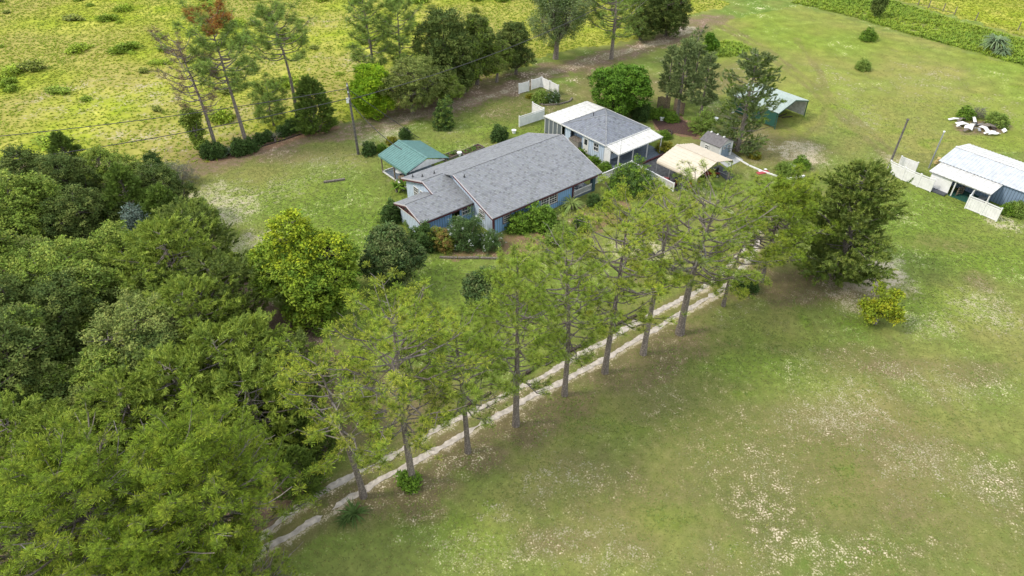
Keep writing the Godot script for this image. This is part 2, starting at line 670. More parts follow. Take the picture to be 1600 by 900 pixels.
# ---------------------------------------------------------------- the ground
const WEST := -118.0
const NORTH := -166.0
const CELL := 0.4
const COLS := 590
const ROWS := 395
var field_a: Image        # sand, pine straw, lush grass
var field_b: Image        # wild meadow, bare dirt, bark mulch
var cover := []           # the same as arrays: six fields
var tones := []


func stamp(f: int, e: Vector4, amount: float, soft := 0.55, turn := 0.0) -> void:
	var a: PackedFloat32Array = cover[f]
	var m := maxf(e.z, e.w) * 1.35
	var wob: FastNoiseLite = tones[3]
	var cs := cos(turn)
	var sn := sin(turn)
	for j in range(maxi(0, int((e.y - m - NORTH) / CELL)), mini(ROWS, int((e.y + m - NORTH) / CELL) + 1)):
		for i in range(maxi(0, int((e.x - m - WEST) / CELL)), mini(COLS, int((e.x + m - WEST) / CELL) + 1)):
			var x := WEST + i * CELL - e.x
			var z := NORTH + j * CELL - e.y
			var d := sqrt(pow((x * cs - z * sn) / e.z, 2) + pow((x * sn + z * cs) / e.w, 2)) + (wob.get_noise_2d(i, j) * 0.6 + wob.get_noise_2d(i * 4 + 300, j * 4) * 0.35)
			if d < 1.0 + soft * 0.5:
				var w := clampf((1.0 + soft * 0.5 - d) / soft, 0, 1) * absf(amount)
				var at := j * COLS + i
				if amount < 0:
					a[at] *= 1.0 - w
				else:
					a[at] = maxf(a[at], w) if a[at] < w else a[at]
	cover[f] = a


func stroke(f: int, pts: Array, wide: float, amount: float) -> void:
	for i in pts.size() - 1:
		var n := int(pts[i].distance_to(pts[i + 1]) / (wide * 0.6)) + 1
		for k in n:
			var p: Vector2 = pts[i].lerp(pts[i + 1], float(k) / n)
			stamp(f, Vector4(p.x, p.y, wide, wide), amount, 0.8)


func flood(f: int, pts: Array, amount: float) -> void:
	var poly := PackedVector2Array(pts)
	var a: PackedFloat32Array = cover[f]
	var wob: FastNoiseLite = tones[3]
	for j in ROWS:
		for i in COLS:
			var p := Vector2(WEST + i * CELL, NORTH + j * CELL) + Vector2(wob.get_noise_2d(i * 2, j * 2), wob.get_noise_2d(j * 2 + 900, i * 2)) * 2.2
			if Geometry2D.is_point_in_polygon(p, poly):
				a[j * COLS + i] = amount
	cover[f] = a


func noise_of(sd: int, freq: float, oct: int) -> FastNoiseLite:
	var f := FastNoiseLite.new()
	f.seed = sd
	f.frequency = freq
	f.fractal_octaves = oct
	return f


func field_image(k: int) -> Image:
	var b := PackedByteArray()
	b.resize(COLS * ROWS * 3)
	for i in COLS * ROWS:
		for m in 3:
			b[i * 3 + m] = int(clampf(cover[k + m][i], 0, 1) * 255)
	return Image.create_from_data(COLS, ROWS, false, Image.FORMAT_RGB8, b)


var job := {}

func paint_rows(block: int) -> void:
	var w: int = job.w
	var px: float = job.px
	var out := PackedByteArray()
	out.resize(w * job.step * 3)
	var fa: PackedByteArray = job.fa
	var fb: PackedByteArray = job.fb
	var n1: PackedByteArray = job.n[0]
	var n2: PackedByteArray = job.n[1]
	var n3: PackedByteArray = job.n[2]
	var n4: PackedByteArray = job.n[3]
	var fine: float = job.fine
	var o := 0
	for y in range(block * job.step, mini(job.h, (block + 1) * job.step)):
		var row := y * w * 3
		var wy: float = (job.z0 + y * px)
		for x in w:
			var wx: float = (job.x0 + x * px)
			var i := row + x * 3
			# noises that tile, each over a patch of its own size: 0..1
			var a := n1[(int(wy * 9.0) & 1023) * 1024 + (int(wx * 9.0) & 1023)] / 255.0
			var b := n2[(int(wy * fine) & 1023) * 1024 + (int(wx * fine) & 1023)] / 255.0
			var d := n3[(int(wy * fine * 1.3 + wx * 3.0) & 1023) * 1024 + (int(wx * fine * 1.3 - wy * 2.0) & 1023)] / 255.0
			var s := n4[(int(wy * 3.1) & 1023) * 1024 + (int(wx * 3.1) & 1023)] / 255.0
			var sand := fa[i] / 255.0
			var straw := fa[i + 1] / 255.0
			var lush := fa[i + 2] / 255.0
			var wild := fb[i] / 255.0
			var bare := fb[i + 1] / 255.0
			var mulch := fb[i + 2] / 255.0
			# mown lawn: olive to green
			var t := clampf((a * 0.6 + s * 0.7 - 0.35) * 1.6 , 0, 1)
			var r := lerpf(128.0, 104.0, t)
			var g := lerpf(128.0, 127.0, t)
			var u := lerpf(74.0, 56.0, t)
			r += (108.0 - r) * lush * 0.8
			g += (134.0 - g) * lush * 0.8
			u += (46.0 - u) * lush * 0.8
			# wild meadow
			var y1 := clampf((s - 0.3) * 2.2, 0, 1)
			var y2 := clampf((a - 0.35) * 2.4, 0, 1)
			var wd := wild if wild > 0.75 else wild * 0.62
			r += (lerpf(152.0, lerpf(140.0, 170.0, y2), y1) - r) * wd
			g += (lerpf(146.0, lerpf(154.0, 170.0, y2), y1) - g) * wd
			u += (lerpf(80.0, lerpf(46.0, 76.0, y2), y1) - u) * wd
			var k := clampf((straw * 1.25 + (b - 0.5) * 0.5 + (a - 0.5) * 0.5) * 1.0, 0, 0.85) * minf(straw * 4.0, 1.0)
			r += (98.0 + 26.0 * d - r) * k
			g += (86.0 + 24.0 * d - g) * k
			u += (66.0 + 20.0 * d - u) * k
			k = clampf(bare * 1.3 + (b - 0.5) * 0.9, 0, 1) * minf(bare * 3.0, 1.0)
			r += (104.0 + 34.0 * d - r) * k
			g += (88.0 + 32.0 * d - g) * k
			u += (74.0 + 30.0 * d - u) * k
			k = clampf(mulch * 1.5 + (b - 0.5) * 0.6, 0, 1) * minf(mulch * 3.0, 1.0)
			r += (112.0 + 24.0 * d - r) * k
			g += (90.0 + 20.0 * d - g) * k
			u += (74.0 + 16.0 * d - u) * k
			# sand shows through in broken specks
			k = clampf(maxf((sand * 0.92 - (0.60 * d + 0.42 * b + 0.24 * s) + 0.08) * 5.0, (d + (b - 0.5) * 0.5 + (a - 0.5) * 0.55 + (s - 0.5) * 0.25 - 0.93 - 0.3 * wild + 0.38 * sand) * 4.5), 0, 0.92)
			r += (202.0 - r) * k
			g += (189.0 - g) * k
			u += (170.0 - u) * k
			var shade := 0.80 + 0.26 * b + 0.16 * d
			out[o] = clampi(int(r * shade), 0, 255)
			out[o + 1] = clampi(int(g * shade), 0, 255)
			out[o + 2] = clampi(int(u * shade), 0, 255)
			o += 3
	out.resize(o)
	job.out[block] = out


func paint(x0: float, z0: float, px: float, w: int, h: int, noises: Array, fine: float) -> ImageTexture:
	var parts := []
	for im in [field_a, field_b]:
		var cut: Image = im.get_region(Rect2i(int((x0 - WEST) / CELL), int((z0 - NORTH) / CELL), int(w * px / CELL), int(h * px / CELL)))
		cut.resize(w, h, Image.INTERPOLATE_CUBIC)
		parts.append(cut.get_data())
	var step := 40
	var blocks := (h + step - 1) / step
	job = {"w": w, "h": h, "px": px, "x0": x0 + 500.0, "z0": z0 + 500.0, "fa": parts[0], "fb": parts[1], "n": noises, "fine": fine, "step": step, "out": []}
	job.out.resize(blocks)
	var id := WorkerThreadPool.add_group_task(paint_rows, blocks)
	WorkerThreadPool.wait_for_group_task_completion(id)
	var all := PackedByteArray()
	for b in job.out:
		all.append_array(b)
	return ImageTexture.create_from_image(Image.create_from_data(w, h, false, Image.FORMAT_RGB8, all))


func field_at(f: int, x: float, z: float) -> float:
	var i := clampi(int((x - WEST) / CELL), 0, COLS - 1)
	var j := clampi(int((z - NORTH) / CELL), 0, ROWS - 1)
	return cover[f][j * COLS + i]


func ground_sheet(g: Geo, x0: float, z0: float, x1: float, z1: float, tx: float, tz: float, tw: float, th: float) -> void:
	for q in [Vector2(x0, z0), Vector2(x1, z0), Vector2(x1, z1), Vector2(x0, z0), Vector2(x1, z1), Vector2(x0, z1)]:
		g.v.append(Vector3(q.x, 0, q.y))
		g.n.append(Vector3.UP)
		g.c.append(Color.WHITE)
		g.uv.append(Vector2((q.x - tx) / tw, (q.y - tz) / th))


# loose blades spread over an area: rnd(x, z) -> [density 0..1, colour, scale]
func scatter(called: String, label: String, tuft: Geo, x0: float, z0: float, x1: float, z1: float, count: int, rule: Callable, sd: int) -> void:
	var r := RandomNumberGenerator.new()
	r.seed = sd
	var spots := []
	for i in count:
		var x := r.randf_range(x0, x1)
		var z := r.randf_range(z0, z1)
		if absf(x) > -z * 0.86 + 16.0:
			continue
		var got: Array = rule.call(x, z)
		if r.randf() < got[0]:
			var k: float = got[2] * r.randf_range(0.65, 1.35)
			spots.append([Transform3D(Basis(Vector3.UP, r.randf() * TAU).scaled(Vector3(k, k * r.randf_range(0.7, 1.3), k)), Vector3(x, 0, z)), vary(got[1], r, 0.2) * 3.0])
	var mm := MultiMesh.new()
	mm.transform_format = MultiMesh.TRANSFORM_3D
	mm.use_colors = true
	mm.mesh = tuft.mesh(mat.leaf)
	mm.instance_count = spots.size()
	for i in spots.size():
		mm.set_instance_transform(i, spots[i][0])
		mm.set_instance_color(i, spots[i][1])
	var o := MultiMeshInstance3D.new()
	o.name = numbered(called)
	o.multimesh = mm
	add_child(o)
	tag(o, label, "grass")
	o.set_meta("kind", "stuff")


# ---------------------------------------------------------------- buildings
func uvx(x: float, y: float, back: float) -> Vector3:
	return Vector3(x, y, -back)


# a ribbed metal roof strip from a to b, run long (the vector r), as a part of its own
func ribbed(called: String, parent: Node3D, a: Vector3, b: Vector3, r: Vector3, m: Material, ribs := 3, th := 0.03) -> void:
	var g := Geo.new()
	var nn := (b - a).cross(r).normalized()
	if nn.y < 0:
		nn = -nn
	g.slab([a, b, b + r, a + r], th)
	for k in ribs:
		var p := a.lerp(b, (k + 0.5) / ribs)
		var w := (b - a).normalized() * minf(0.05, a.distance_to(b) / ribs * 0.2)
		g.face([p - w + nn * 0.04, p + w + nn * 0.04, p + w + r + nn * 0.04, p - w + r + nn * 0.04], nn)
		g.face([p - w * 1.6 + nn * 0.002, p - w + nn * 0.04, p - w + r + nn * 0.04, p - w * 1.6 + r + nn * 0.002], -w + nn * 0.02)
		g.face([p + w * 1.6 + nn * 0.002, p + w + nn * 0.04, p + w + r + nn * 0.04, p + w * 1.6 + r + nn * 0.002], w + nn * 0.02)
	obj(called, g, m, parent)


# a sash window lying on the wall plane: centre c, wall direction d, outward o
func window(parent: Node3D, c: Vector3, d: Vector3, o: Vector3, w: float, h: float, cols := 3, rows := 4, trim: Material = null) -> void:
	var b := Basis(d, Vector3.UP, o)
	if trim:
		var t := Geo.new()
		for s in [-1, 1]:
			t.box(c + d * s * (w / 2 + 0.09) + o * 0.015, Vector3(0.1, h + 0.3, 0.03), b)
			t.box(c + Vector3(0, s * (h / 2 + 0.09), 0) + o * 0.017, Vector3(w + 0.08, 0.1, 0.03), b)
		obj("window_trim", t, trim, parent)
	var f := Geo.new()
	for s in [-1, 1]:
		f.box(c + d * s * (w / 2) + o * 0.03, Vector3(0.08, h + 0.08, 0.06), b)
		f.box(c + Vector3(0, s * h / 2, 0) + o * 0.032, Vector3(w - 0.08, 0.08, 0.064), b)
	f.box(c + o * 0.03, Vector3(w - 0.08, 0.06, 0.055), b)
	for k in range(1, cols):
		f.box(c + d * w * (float(k) / cols - 0.5) + o * 0.026, Vector3(0.03, h - 0.08, 0.03), b)
	for k in range(1, rows):
		if k * 2 != rows:
			f.box(c + Vector3(0, h * (float(k) / rows - 0.5), 0) + o * 0.024, Vector3(w - 0.08, 0.03, 0.03), b)
	var win := obj("window", f, mat.white_paint, parent)
	for s in [-1, 1]:
		var p := Geo.new()
		p.box(c + Vector3(0, s * h / 4, 0) + o * 0.008, Vector3(w, h / 2 - 0.01, 0.016), b)
		obj("pane", p, mat.glass_dark, win)


func main_house() -> void:
	var o := thing("ranch_house", "long blue ranch house with grey shingle gable roof, middle of the homestead", "house", Vector3(-1.98, 0, -60.66), TURN)
	var slope := 0.3205
	var front := func(x, back): return uvx(x, 2.35 + slope * back, back)
	var rear := func(x, back): return uvx(x, 4.5 - slope * (back - 6.7), back)
	var wing := func(x, back): return uvx(x, 2.35 + slope * (back - 3.8), back)
	var porch := func(x, back): return uvx(x, 3.216 - slope * (back - 6.5), back)
	# walls, each a plate of boards
	var wl := Geo.new()
	wl.plate(uvx(0.45, 0, 0.45), Vector3.RIGHT, Vector3.FORWARD, [Vector2(0, 0), Vector2(11.2, 0), Vector2(11.2, 2.42), Vector2(0, 2.42)], 0.15)
	wl.plate(uvx(11.65, 0, 0.6), Vector3.FORWARD, Vector3.LEFT, [Vector2(0, 0), Vector2(2.2, 0), Vector2(2.2, 3.1), Vector2(0, 2.45)], 0.15)
	wl.plate(uvx(11.65, 0, 2.8), Vector3.RIGHT, Vector3.FORWARD, [Vector2(0, 0), Vector2(3.5, 0), Vector2(3.5, 3.15), Vector2(0, 3.15)], 0.15)
	wl.plate(uvx(15.15, 0, 2.95), Vector3.FORWARD, Vector3.LEFT, [Vector2(0, 0), Vector2(9.6, 0), Vector2(9.6, 2.45), Vector2(3.75, 4.32), Vector2(0, 3.12)], 0.15)
	wl.plate(uvx(-2.3, 0, 12.7), Vector3.RIGHT, Vector3.BACK, [Vector2(0, 0), Vector2(17.4, 0), Vector2(17.4, 2.4), Vector2(0, 2.4)], 0.15)
	obj("wall", wl, mat.blue_wall, o)
	var gb := Geo.new()
	gb.plate(uvx(0.45, 0, 0.6), Vector3.FORWARD, Vector3.RIGHT, [Vector2(0, 0), Vector2(11.9, 0), Vector2(11.9, 2.45), Vector2(6.1, 4.36), Vector2(0, 2.42)], 0.15)
	gb.plate(uvx(-2.4, 0, 6.55), Vector3.FORWARD, Vector3.RIGHT, [Vector2(0, 0), Vector2(6.1, 0), Vector2(6.1, 2.5), Vector2(2.05, 3.78), Vector2(0, 3.1)], 0.15)
	gb.plate(uvx(-5.75, 0, 4.3), Vector3.FORWARD, Vector3.RIGHT, [Vector2(0, 0), Vector2(4.2, 0), Vector2(4.2, 2.4), Vector2(2.2, 3.05), Vector2(0, 2.4)], 0.15)
	gb.plate(uvx(-5.6, 0, 8.5), Vector3.RIGHT, Vector3.BACK, [Vector2(0, 0), Vector2(3.2, 0), Vector2(3.2, 2.4), Vector2(0, 2.4)], 0.15)
	obj("gable_wall", gb, mat.pale_wall, o)
	var ww := Geo.new()
	ww.plate(uvx(-5.75, 0, 4.15), Vector3.RIGHT, Vector3.FORWARD, [Vector2(0, 0), Vector2(3.6, 0), Vector2(3.6, 2.38), Vector2(0, 2.38)], 0.15)
	ww.plate(uvx(-1.15, 0, 4.15), Vector3.RIGHT, Vector3.FORWARD, [Vector2(0, 0), Vector2(1.55, 0), Vector2(1.55, 2.38), Vector2(0, 2.38)], 0.15)
	ww.plate(uvx(-2.2, 0, 5.3), Vector3.RIGHT, Vector3.FORWARD, [Vector2(0, 0), Vector2(1.1, 0), Vector2(1.1, 2.7), Vector2(0, 2.7)], 0.15)
	obj("wing_wall", ww, mat.blue_wall, o)
	for p in [uvx(0.42, 1.2, 0.42), uvx(-5.78, 1.15, 4.12), uvx(11.6, 1.2, 0.42)]:
		var corner := Geo.new()
		corner.box(p, Vector3(0.18, 2.36, 0.18))
		obj("corner_board", corner, mat.maroon, o)
	# roof planes
	var th := 0.09
	var r1 := Geo.new()
	r1.slab([front.call(0, 0), front.call(15.68, 0), front.call(15.68, 6.82), front.call(0, 6.82)], th)
	var rf := obj("roof_front", r1, mat.shingle, o)
	var r2 := Geo.new()
	r2.slab([rear.call(0, 6.72), rear.call(15.68, 6.72), rear.call(15.68, 13.1), rear.call(0, 13.1)], th)
	r2.slab([rear.call(-2.75, 8.62), rear.call(0, 8.62), rear.call(0, 13.1), rear.call(-2.75, 13.1)], th)
	var rr := obj("roof_rear", r2, mat.shingle, o)
	var r3 := Geo.new()
	r3.slab([wing.call(-6.2, 3.8), wing.call(0.4, 3.8), wing.call(0.4, 6.6), wing.call(-6.2, 6.6)], th)
	r3.slab([wing.call(-2.75, 6.6), wing.call(0.4, 6.6), wing.call(0.4, 8.7), wing.call(-2.75, 8.7)], th)
	obj("roof_wing", r3, mat.shingle, o)
	var r4 := Geo.new()
	r4.slab([porch.call(-6.2, 6.52), porch.call(-2.42, 6.52), porch.call(-2.42, 8.95), porch.call(-6.2, 8.95)], th)
	obj("roof_porch", r4, mat.shingle, o)
	# ridge caps: the front planes stand a little above the rear ones and shade the line between
	var cap := Geo.new()
	cap.bar(front.call(0.02, 6.84) + Vector3(0, -0.05, 0), front.call(15.66, 6.84) + Vector3(0, -0.05, 0), 0.04, 0.14)
	cap.bar(wing.call(-2.73, 8.72) + Vector3(0, -0.04, 0), wing.call(0, 8.72) + Vector3(0, -0.04, 0), 0.04, 0.12)
	cap.bar(wing.call(-6.18, 6.62) + Vector3(0, -0.04, 0), wing.call(-2.77, 6.62) + Vector3(0, -0.04, 0), 0.04, 0.12)
	obj("ridge", cap, mat.dark_steel, o)
	var drop := Vector3(0, -0.17, 0)
	for e in [[front.call(0.04, 0), front.call(15.64, 0)], [wing.call(-6.16, 3.8), wing.call(0.4, 3.8)], [rear.call(-2.7, 13.1), rear.call(15.64, 13.1)], [porch.call(-6.16, 8.95), porch.call(-2.5, 8.95)]]:
		var fa := Geo.new()
		fa.bar(e[0] + drop, e[1] + drop, 0.05, 0.17)
		obj("eave_board", fa, mat.maroon, o)
	for e in [[front.call(0, 0), front.call(0, 6.8)], [wing.call(-2.75, 6.66), wing.call(-2.75, 8.66)], [rear.call(-2.75, 8.7), rear.call(-2.75, 13.1)], [wing.call(-6.2, 3.8), wing.call(-6.2, 6.5)], [porch.call(-6.2, 6.5), porch.call(-6.2, 8.95)], [front.call(15.68, 0), front.call(15.68, 6.8)], [rear.call(15.68, 6.8), rear.call(15.68, 13.1)]]:
		var rk := Geo.new()
		var rd := Geo.new()
		rk.bar(e[0] + Vector3(0, -0.05, 0), e[1] + Vector3(0, -0.05, 0), 0.05, 0.12)
		rd.bar(e[0] + Vector3(0, -0.2, 0), e[1] + Vector3(0, -0.2, 0), 0.045, 0.16)
		obj("rake_trim", rk, mat.pale_trim, o)
		obj("rake_board", rd, mat.maroon, o)
	# truss in the porch gable
	var tr := Geo.new()
	tr.bar(uvx(-6.02, 2.3, 4.1), uvx(-6.02, 2.3, 8.7), 0.08, 0.16)
	tr.bar(uvx(-6.03, 2.38, 6.5), uvx(-6.03, 3.05, 6.5), 0.08, 0.1)
	tr.bar(uvx(-6.03, 2.38, 5.6), uvx(-6.03, 2.8, 5.9), 0.07, 0.1)
	tr.bar(uvx(-6.03, 2.38, 7.4), uvx(-6.03, 2.8, 7.1), 0.07, 0.1)
	obj("gable_truss", tr, mat.maroon, o)
	var tp := Geo.new()
	tp.bar(uvx(-6.0, 2.12, 4.3), uvx(-6.0, 2.12, 8.6), 0.06, 0.12)
	obj("white_rail", tp, mat.white_paint, o)
	# windows, doors
	var d := Vector3.RIGHT
	window(o, uvx(2.2, 1.45, 0.45), d, Vector3.BACK, 0.82, 1.05, 3, 4, mat.maroon)
	window(o, uvx(7.5, 1.35, 0.45), d, Vector3.BACK, 1.12, 1.12, 3, 4)
	window(o, uvx(8.68, 1.35, 0.45), d, Vector3.BACK, 1.12, 1.12, 3, 4)
	var ft := Geo.new()
	ft.box(uvx(8.09, 0.72, 0.42), Vector3(2.6, 0.08, 0.05))
	ft.box(uvx(9.34, 1.35, 0.42), Vector3(0.07, 1.2, 0.05))
	obj("window_trim", ft, mat.maroon, o)
	window(o, uvx(-0.35, 1.55, 4.15), d, Vector3.BACK, 1.1, 0.9, 3, 2)
	window(o, uvx(0.45, 1.6, 2.4), Vector3.FORWARD, Vector3.LEFT, 0.9, 1.0)
	window(o, uvx(-2.4, 1.6, 9.3), Vector3.FORWARD, Vector3.LEFT, 0.9, 1.2)
	window(o, uvx(-2.4, 1.6, 10.6), Vector3.FORWARD, Vector3.LEFT, 0.9, 1.2)
	var dr := Geo.new()
	dr.box(uvx(-1.65, 1.02, 5.27), Vector3(0.9, 2.04, 0.05))
	var door := obj("door", dr, mat.teal_post, o)
	var hd := Geo.new()
	hd.box(uvx(-1.32, 1.0, 5.22), Vector3(0.05, 0.12, 0.06))
	obj("handle", hd, mat.galvanised, door)
	var bd := Geo.new()
	bd.box(uvx(13.1, 1.02, 2.78), Vector3(0.9, 2.04, 0.05))
	obj("door", bd, mat.white_paint, o)
	# the corner porch
	var ps := Geo.new()
	ps.box(uvx(14.95, 1.2, 0.65), Vector3(0.42, 2.4, 0.42))
	obj("porch_post", ps, mat.teal_post, o)
	var fl := Geo.new()
	fl.box(uvx(13.4, 0.12, 1.65), Vector3(3.5, 0.24, 2.3))
	obj("porch_floor", fl, mat.slate_pad, o)
	var rl := Geo.new()
	rl.box(uvx(13.2, 1.0, 0.55), Vector3(3.05, 0.09, 0.1))
	rl.box(uvx(13.2, 0.34, 0.55), Vector3(3.05, 0.07, 0.07))
	var rail := obj("porch_railing", rl, mat.white_paint, o)
	for k in 20:
		var bl := Geo.new()
		bl.box(uvx(11.78 + k * 0.15, 0.67, 0.55), Vector3(0.05, 0.6, 0.05))
		obj("baluster", bl, mat.white_paint, rail)
	# vents on the roof
	for p in [[0.9, 6.0, true], [-1.6, 10.4, false], [-0.3, 10.0, false], [-2.1, 11.6, false]]:
		var base: Vector3 = front.call(p[0], p[1]) if p[2] else rear.call(p[0], p[1])
		var vp := Geo.new()
		vp.tube([base - Vector3(0, 0.05, 0), base + Vector3(0, 0.34, 0)], [0.05, 0.05], 8)
		vp.drum(base + Vector3(0, 0.06, 0), Vector3.UP, 0.12, 0.05, 10)
		obj("vent_pipe", vp, mat.dark_steel, rf if p[2] else rr)


func patio_chair(at: Vector3, turn: float, label: String) -> void:
	var o := thing("porch_chair", label, "chair", at, turn, "white chairs on the corner porch")
	var s := Geo.new()
	s.box(Vector3(0, 0.42, 0), Vector3(0.55, 0.05, 0.5))
	obj("seat", s, mat.white_plastic, o)
	var b := Geo.new()
	for k in 5:
		b.box(Vector3(-0.22 + k * 0.11, 0.78, -0.27), Vector3(0.08, 0.66, 0.03), Basis(Vector3.RIGHT, -0.2))
	obj("backrest", b, mat.white_plastic, o)
	for sx in [-1, 1]:
		for sz in [-1, 1]:
			var l := Geo.new()
			l.box(Vector3(sx * 0.25, 0.2, sz * 0.22), Vector3(0.05, 0.4, 0.05))
			obj("leg", l, mat.white_plastic, o)
		var a := Geo.new()
		a.box(Vector3(sx * 0.29, 0.64, 0), Vector3(0.07, 0.03, 0.56))
		obj("armrest", a, mat.white_plastic, o)


func guest_house() -> void:
	# local x runs along the front, back is away from the camera
	var o := thing("guest_house", "small blue outbuilding with dark grey hip roof and white patio covers", "house", Vector3(11.3, 0, -77.0), TURN)
	var w := 7.85
	var dp := 7.95
	var e := 2.5
	var gb := Geo.new()
	var apex := uvx(w / 2, 4.02, dp / 2)
	var cs := [uvx(0, e, 0), uvx(w, e, 0), uvx(w, e, dp), uvx(0, e, dp)]
	for k in 4:
		var a: Vector3 = cs[k]
		var b: Vector3 = cs[(k + 1) % 4]
		gb.face([a, b, apex], (a + b) / 2 - uvx(w / 2, 0, dp / 2) + Vector3(0, 3, 0))
	gb.slab([cs[0] - Vector3(0, 0.001, 0), cs[1] - Vector3(0, 0.001, 0), cs[2] - Vector3(0, 0.001, 0), cs[3] - Vector3(0, 0.001, 0)], 0.06)
	var roof := obj("roof", gb, mat.shingle_dark, o)
	var hp := Geo.new()
	for c in cs:
		hp.bar(c + Vector3(0, 0.0, 0), apex, 0.2, 0.05)
	obj("hip_cap", hp, mat.shingle, roof)
	var vp := Geo.new()
	vp.tube([uvx(3.6, 3.3, 5.9), uvx(3.6, 3.75, 5.9)], [0.06, 0.06], 8)
	obj("vent_pipe", vp, mat.dark_steel, roof)
	var wl := Geo.new()
	wl.plate(uvx(0.35, 0, 0.35), Vector3.RIGHT, Vector3.FORWARD, [Vector2(0, 0), Vector2(7.15, 0), Vector2(7.15, 2.46), Vector2(0, 2.46)], 0.12)
	wl.plate(uvx(0.35, 0, 0.47), Vector3.FORWARD, Vector3.RIGHT, [Vector2(0, 0), Vector2(4.0, 0), Vector2(4.0, 2.46), Vector2(0, 2.46)], 0.12)
	wl.plate(uvx(0.35, 0, 6.6), Vector3.FORWARD, Vector3.RIGHT, [Vector2(0, 0), Vector2(1.0, 0), Vector2(1.0, 2.46), Vector2(0, 2.46)], 0.12)
	wl.plate(uvx(1.1, 0, 4.3), Vector3.FORWARD, Vector3.RIGHT, [Vector2(0, 0), Vector2(2.4, 0), Vector2(2.4, 2.46), Vector2(0, 2.46)], 0.12)
	wl.plate(uvx(7.5, 0, 0.47), Vector3.FORWARD, Vector3.LEFT, [Vector2(0, 0), Vector2(7.1, 0), Vector2(7.1, 2.46), Vector2(0, 2.46)], 0.12)
	wl.plate(uvx(0.35, 0, 7.6), Vector3.RIGHT, Vector3.BACK, [Vector2(0, 0), Vector2(7.15, 0), Vector2(7.15, 2.46), Vector2(0, 2.46)], 0.12)
	obj("wall", wl, mat.pale_wall, o)
	var fr := Geo.new()
	fr.bar(uvx(-0.02, e - 0.06, 0), uvx(-0.02, e - 0.06, dp + 3.4), 0.06, 0.16)
	fr.bar(uvx(0, e + 0.0, -0.03), uvx(w, e + 0.0, -0.03), 0.07, 0.12)
	fr.bar(uvx(w + 0.02, e - 0.06, 0), uvx(w + 0.02, e - 0.06, dp), 0.06, 0.16)
	obj("eave_gutter", fr, mat.white_paint, o)
	var dn := Geo.new()
	dn.tube([uvx(0.12, 2.4, 0.28), uvx(0.2, 2.2, 0.32), uvx(0.2, 0.25, 0.32), uvx(-0.5, 0.1, 0.25)], [0.05, 0.05, 0.05, 0.05], 6)
	obj("downspout", dn, mat.white_paint, o)
	var dt := Geo.new()
	dt.box(uvx(0.33, 1.2, 0.3), Vector3(0.1, 2.4, 0.12))
	obj("corner_board", dt, mat.maroon, o)
	var dr := Geo.new()
	dr.box(uvx(0.33, 1.05, 3.7), Vector3(0.05, 2.1, 0.9))
	var door := obj("door", dr, mat.white_paint, o)
	var dg := Geo.new()
	dg.box(uvx(0.3, 1.5, 3.7), Vector3(0.03, 0.7, 0.5))
	obj("pane", dg, mat.glass_dark, door)
	window(o, uvx(0.35, 1.5, 1.9), Vector3.FORWARD, Vector3.LEFT, 0.8, 1.0, 2, 2)
	# front patio cover: white ribbed panels on slim posts
	for k in 9:
		ribbed("patio_roof_panel", o, uvx(k * w / 9 + 0.02, 2.44, 0.03), uvx((k + 1) * w / 9 - 0.02, 2.44, 0.03), Vector3(0, -0.28, 2.2), mat.white_metal, 2)
	var fb := Geo.new()
	fb.bar(uvx(0.0, 2.1, -2.18), uvx(w, 2.1, -2.18), 0.07, 0.14)
	fb.bar(uvx(0.03, 2.27, -0.1), uvx(0.03, 2.07, -2.1), 0.06, 0.1)
	obj("patio_beam", fb, mat.white_paint, o)
	for x in [0.12, 2.6, 5.2, 7.7]:
		var p := Geo.new()
		p.box(uvx(x, 1.02, -2.1), Vector3(0.1, 2.04, 0.1))
		obj("patio_post", p, mat.white_paint, o)
	var side := Geo.new()
	side.plate(uvx(0.1, 0, 0.2), Vector3.BACK, Vector3.RIGHT, [Vector2(0, 0), Vector2(0.95, 0), Vector2(0.95, 2.2), Vector2(0, 2.32)], 0.06)
	obj("patio_side_wall", side, mat.white_vinyl, o)
	window(o, uvx(2.0, 1.4, 0.35), Vector3.RIGHT, Vector3.BACK, 1.2, 1.1, 2, 2)
	var pd := Geo.new()
	pd.box(uvx(4.0, 1.02, 0.33), Vector3(0.9, 2.04, 0.05))
	obj("patio_door", pd, mat.white_paint, o)
	# back patio cover over a screened room
	for k in 8:
		ribbed("back_roof_panel", o, uvx(k * w / 8 + 0.008, 2.56, dp + 0.01), uvx((k + 1) * w / 8 - 0.008, 2.56, dp + 0.01), Vector3(0, -0.14, -3.45), mat.white_metal, 1)
	for k in 5:
		var p := Geo.new()
		p.box(uvx(0.18, 1.2, dp + 0.1 + k * 0.8), Vector3(0.09, 2.4, 0.09))
		obj("screen_post", p, mat.white_paint, o)
		if k < 4:
			var s := Geo.new()
			s.box(uvx(0.18, 1.25, dp + 0.5 + k * 0.8), Vector3(0.03, 2.2, 0.7))
			obj("screen_panel", s, mat.screen, o)
	var bk := Geo.new()
	bk.plate(uvx(0.2, 0, dp + 3.35), Vector3.RIGHT, Vector3.BACK, [Vector2(0, 0), Vector2(7.4, 0), Vector2(7.4, 2.4), Vector2(0, 2.4)], 0.06)
	bk.plate(uvx(7.6, 0, dp), Vector3.FORWARD, Vector3.LEFT, [Vector2(0, 0), Vector2(3.3, 0), Vector2(3.3, 2.4), Vector2(0, 2.4)], 0.06)
	obj("back_room_wall", bk, mat.pale_wall, o)
	# a box that stands in the recess of the left wall
	var bx := thing("storage_box", "brown grey storage box against the left wall of the outbuilding", "box", o.to_global(uvx(0.35, 0, 5.4)), TURN)
	var b1 := Geo.new()
	b1.box(Vector3(0, 0.6, 0), Vector3(1.0, 1.2, 1.7))
	obj("body", b1, mat.grey_box, bx)
	var b2 := Geo.new()
